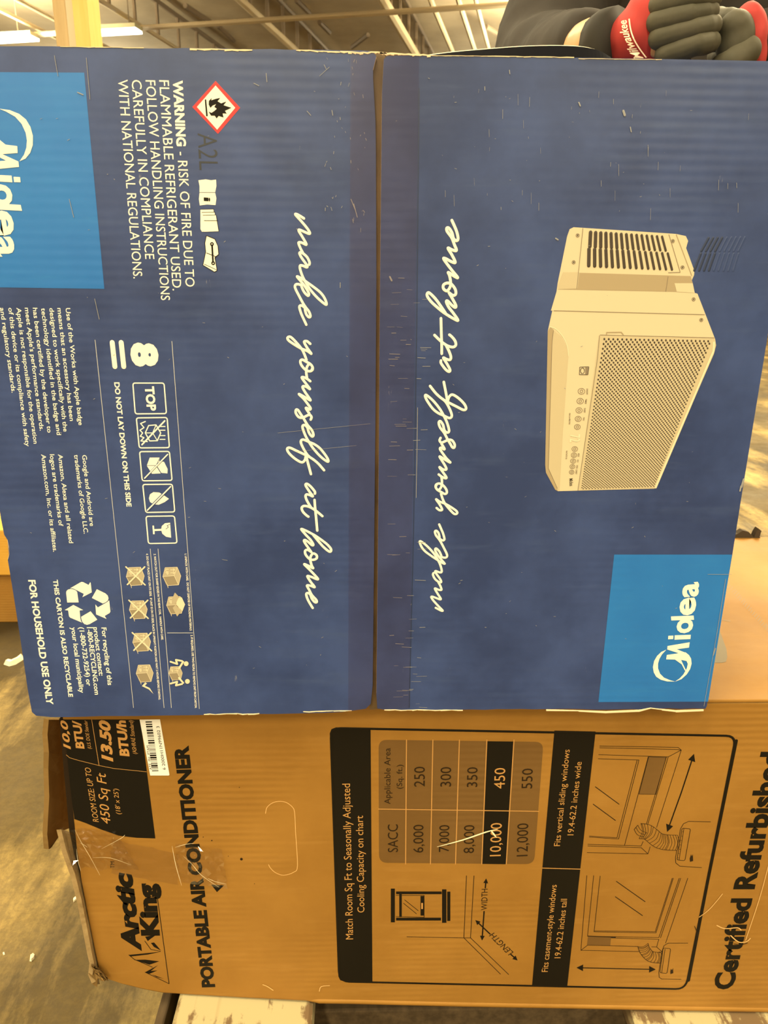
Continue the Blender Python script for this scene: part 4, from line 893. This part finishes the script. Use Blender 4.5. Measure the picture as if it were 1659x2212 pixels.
scrap([(6, 2060), (10, 2059), (11, 2063), (7, 2064)], 'tiny white chip on the concrete at the edge of the photo', .003)
scrap([(158, 1944), (165, 1938), (166, 1944), (159, 1950)], 'small pale chip on the concrete against the torn end of the brown carton', .004)
scrap([(8, 1436), (14, 1428), (24, 1432), (40, 1426), (52, 1420), (50, 1426), (34, 1436), (20, 1440)], 'crumpled pale scrap on the floor beside the lower left edge of the blue carton', .012)

# ================================================================== PERSON behind the cartons
JACKET = noisy('dark_charcoal_cloth', (0.024, 0.020, 0.017), (0.036, 0.030, 0.025), 8, 0.85, 0.15)
TROUSERS = noisy('dark_trouser_cloth', (0.02, 0.02, 0.025), (0.035, 0.035, 0.04), 14, 0.9, 0.1)
SKIN = plain('skin', (0.44, 0.23, 0.10), 0.5, 0.4)
GRED = plain('red_glove_cloth', (0.38, 0.04, 0.035), 0.75, 0.2)
GGREY = noisy('olive_grey_glove_cloth', (0.055, 0.050, 0.030), (0.075, 0.066, 0.042), 40, 0.7, 0.3)
GBLACK = plain('black_glove_cuff', (0.022, 0.019, 0.015), 0.8, 0.2)
py_ = 0.86
pc = Q(1420, 60, py_)
person = empty('person', (pc.x, py_, 0)); tag(person, 'person in a dark jacket and red work gloves standing behind the blue carton', 'person')
cx = pc.x
hipL, hipR = Vector((cx+.1, py_+.02, .95)), Vector((cx-.1, py_+.02, .95))
shR, shL = Vector((Q(1295, -420, .80).x, .80, 1.55)), Vector((cx+.21, .82, 1.55))
elR = Q(1172, 150, 0.60); wrR = Q(1300, 98, 0.20); kR = Q(1375, 68, 0.155)
elL = Vector((cx+.33, .58, 1.24)); wrL = Q(1660, 100, 0.22); kL = Q(1606, 85, 0.165)
pelvis, chest, neck, headc = Vector((cx, py_, 1.0)), Vector((cx, py_-.02, 1.42)), Vector((cx, py_-.03, 1.62)), Vector((cx, py_-.05, 1.78))
px_s = lambda p: (Vector(p) - CAM).length/F       # metres per photograph pixel there
fing = [((1424, 12), (1492, -4), (1538, -4)), ((1420, 47), (1488, 31), (1532, 24)), ((1424, 82), (1496, 62), (1538, 54)), ((1438, 116), (1502, 96), (1535, 90))]
def finger_pts(f):
    a, b, c = Q(*f[0], .140), Q(*f[1], .128), Q(*f[2], .142); d = Q(f[2][0]-30, f[2][1]+4, .172); return [a, b, c, d]
thumbR = [Q(1385, 95, .17), Q(1420, 128, .185), Q(1470, 132, .19)]
fingL = [[Q(1590, 48+27*k, .150), Q(1560, 42+27*k, .17), Q(1548, 40+27*k, .195), Q(1572, 44+27*k, .215)] for k in range(4)]
thumbL = [Q(1612, 110, .15), Q(1580, 135, .145), Q(1556, 142, .15)]
bm = bmesh.new()
limb(bm, [hipR, hipR + Vector((-.02, -.03, -.45)), Vector((cx-.13, py_+.03, .09))], [.09, .062, .045]); limb(bm, [hipL, hipL + Vector((.02, -.03, -.45)), Vector((cx+.13, py_+.03, .09))], [.09, .062, .045])
for s in (-1, 1): limb(bm, [Vector((cx+s*.13, py_+.04, .05)), Vector((cx+s*.15, py_-.16, .035))], [.04, .03])
limb(bm, [pelvis, Vector((cx, py_-.01, 1.2)), chest], [.15, .14, .16]); limb(bm, [shR, chest, shL], [.065, .12, .065]); limb(bm, [chest, neck], [.08, .055])
ball(bm, headc, .105, 16, (.85, 1.0, 1.2)); ball(bm, headc + Vector((0, -.1, -.02)), .02, 8, (.8, 1.1, 1.3))
for s in (-1, 1): ball(bm, headc + Vector((s*.09, .01, -.01)), .03, 8, (.4, .8, 1.1))
ball(bm, headc + Vector((0, -.075, -.085)), .045, 10, (1.0, .8, .6))
limb(bm, [shR, elR, wrR], [.055, .042, .028]); limb(bm, [shL, elL, wrL], [.055, .042, .028])
kRb, kLb = kR + Vector((0, .03, 0)), kL + Vector((0, .03, 0))
limb(bm, [wrR, kRb], [.026, .014]); limb(bm, [wrL, kLb], [.026, .012])
for f in fing: limb(bm, [kRb] + finger_pts(f), [.010, .006, .0055, .005, .005])
for f in fingL: limb(bm, [kLb] + f, [.010, .006, .0055, .005, .005])
limb(bm, [kRb] + thumbR, [.010, .007, .006, .005]); limb(bm, [kLb] + thumbL, [.010, .007, .006, .005])
o = link('body', bm, SKIN, person, True); fuse(o, 0.004, 3)
for s_ in (-1, 1):
    bm = bmesh.new(); ball(bm, headc + Vector((s_*.034, -.092, .012)), .013, 12, (1, .8, .75)); e_ = link('eye', bm, plain('eye_white', (.7, .68, .62), .3), person, True)
    bm = bmesh.new(); ball(bm, headc + Vector((s_*.034, -.1015, .012)), .006, 10, (1, .5, 1)); link('iris', bm, plain('iris', (.04, .02, .01), .3), e_, True)
    bm = bmesh.new(); tube(bm, [headc + Vector((s_*.016, -.100, .034)), headc + Vector((s_*.036, -.100, .039)), headc + Vector((s_*.055, -.088, .033))], [.003, .004, .002], 8); link('eyebrow', bm, plain('brow_hair', (.02, .015, .01), .7), person, True)
bm = bmesh.new(); tube(bm, [headc + Vector((-.026, -.103, -.066)), headc + Vector((0, -.113, -.067)), headc + Vector((.026, -.103, -.066))], [.002, .005, .002], 8); link('mouth', bm, plain('lips', (.3, .11, .07), .5), person, True)
bm = bmesh.new(); ball(bm, headc + Vector((0, .015, .03)), .115, 16, (.88, .98, 1.1)); link('hair', bm, plain('dark_hair', (.02, .015, .01), .6), person, True)
bm = bmesh.new()
limb(bm, [pelvis + Vector((0, 0, -.06)), Vector((cx, py_-.02, 1.2)), chest], [.19, .19, .19]); limb(bm, [shR, chest, shL], [.085, .15, .085])
limb(bm, [shR, elR], [.085, .078]); limb(bm, [elR, elR*.2 + wrR*.8], [.074, .043]); limb(bm, [shL, elL], [.085, .072]); limb(bm, [elL, elL*.25 + wrL*.75], [.068, .05])
limb(bm, [neck + Vector((0, 0, -.08)), neck + Vector((0, 0, -.02))], [.08, .075])
o = link('jacket', bm, JACKET, person, True); fuse(o, 0.011, 5)
md = o.modifiers.new('folds', 'DISPLACE'); t2 = bpy.data.textures.new('folds', 'CLOUDS'); t2.noise_scale = 0.09; md.texture = t2; md.strength = 0.02
bm = bmesh.new()
for h, s in ((hipR, -1), (hipL, 1)): limb(bm, [h, h + Vector((s*.02, -.03, -.45)), Vector((cx+s*.13, py_+.03, .10))], [.115, .085, .07])
ball(bm, pelvis, .17, 14, (1.05, .8, .7)); o = link('trousers', bm, TROUSERS, person, True); fuse(o, 0.015, 5)
for s in (-1, 1):
    bm = bmesh.new(); limb(bm, [Vector((cx+s*.13, py_+.05, .06)), Vector((cx+s*.14, py_-.08, .05)), Vector((cx+s*.15, py_-.17, .045))], [.055, .05, .043]); limb(bm, [Vector((cx+s*.13, py_+.05, .06)), Vector((cx+s*.13, py_+.04, .16))], [.055, .06])
    for v in bm.verts: v.co.z = max(v.co.z, 0.001)
    o = link('boot', bm, GBLACK, person, True); fuse(o, 0.009, 3)
# right glove (at the left): red back, olive fingers curled round, black cuff
def glove(fingers, thumb, back, cuff, label, palm=None):
    bm = bmesh.new()
    for c, r, s3 in back: ball(bm, c, r, 16, s3)
    g = link('glove', bm, GRED, person, True); fuse(g, 0.003, 6); g['label'] = label
    for f in fingers:
        bm = bmesh.new(); mid = f[0]*.45 + f[1]*.55
        limb(bm, [f[0], f[0]*.5 + f[1]*.5, f[1]], [.0104, .0112, .0098]); limb(bm, [f[1], f[1]*.4 + f[2]*.6, f[2], f[3]], [.0098, .0106, .0095, .0085])
        o = link('finger', bm, GGREY, g, True); fuse(o, 0.0014, 1)
    bm = bmesh.new(); limb(bm, thumb, [.014, .012, .0105][:len(thumb)]); o = link('thumb', bm, GGREY, g, True); fuse(o, 0.0025, 4)
    bm = bmesh.new(); tube(bm, cuff, [.034, .036, .035], 18); o = link('cuff', bm, GBLACK, g, True)
    if palm:
        bm = bmesh.new()
        for c, r, s3 in palm: ball(bm, c, r, 16, s3)
        o = link('palm', bm, GGREY, g, True); fuse(o, 0.003, 5)
    return g
k = px_s(kR)
gR = glove([finger_pts(f) for f in fing], thumbR, [(Q(1372, 78, .172), 1, (46*k, .030, 46*k)), (Q(1402, 40, .165), 1, (44*k, .028, 50*k)), (Q(1400, 95, .170), 1, (44*k, .028, 40*k)), (Q(1350, 105, .18), 1, (30*k, .026, 34*k)), (Q(1425, 15, .165), 1, (34*k, .024, 40*k))],
           [Q(1300, 112, .20), Q(1316, 106, .192), Q(1338, 100, .184)], 'red backed glove gripping in front, logo on its back')
k2 = px_s(kL)
gL = glove(fingL, thumbL, [(Q(1617, 88, .172), 1, (24*k2, .026, 52*k2)), (Q(1612, 50, .170), 1, (20*k2, .022, 32*k2)), (Q(1622, 130, .175), 1, (20*k2, .024, 40*k2))],
           [Q(1668, 112, .21), Q(1655, 108, .2), Q(1645, 104, .19)], 'red edged glove clasped behind the other',
           [(Q(1588, 88, .158), 1, (30*k2, .020, 46*k2)), (Q(1585, 58, .155), 1, (26*k2, .018, 26*k2))])
# lettering on the glove back, raised above the cloth
bm = bmesh.new()
vs, fs = glyphs('Milwaukee', 0.02, 0.25); x0_ = min(v[0] for v in vs); x1_ = max(v[0] for v in vs)
def onback(u, v):                           # u along the word, v up from its baseline (towards the wrist)
    a, b = (1390, 126), (1353, 42); x = a[0]+(b[0]-a[0])*u - 9*math.sin(math.pi*u); y = a[1]+(b[1]-a[1])*u
    d = .1425 + .004*abs(u-.5)*2 + 0.00025*max(0, 1372 - (x - v*26))
    return Q(x - v*26*.95, y + v*26*.25, d - 0.0022)
bv = [bm.verts.new(onback((x-x0_)/(x1_-x0_), y)) for x, y in vs]
for f in fs:
    try: bm.faces.new([bv[i] for i in f])
    except ValueError: pass
for i in range(14):
    t, t2_ = i/14, (i+1)/14
    bm.faces.new([bm.verts.new(onback(t, -.18)), bm.verts.new(onback(t2_, -.18)), bm.verts.new(onback(t2_, -.30)), bm.verts.new(onback(t, -.30))])
LOGO_INK = plain('cream_glove_print', (0.8, 0.62, 0.45), 0.6)
lg = link('glove_logo', bm, LOGO_INK, gR); lg['label'] = 'cream script lettering'
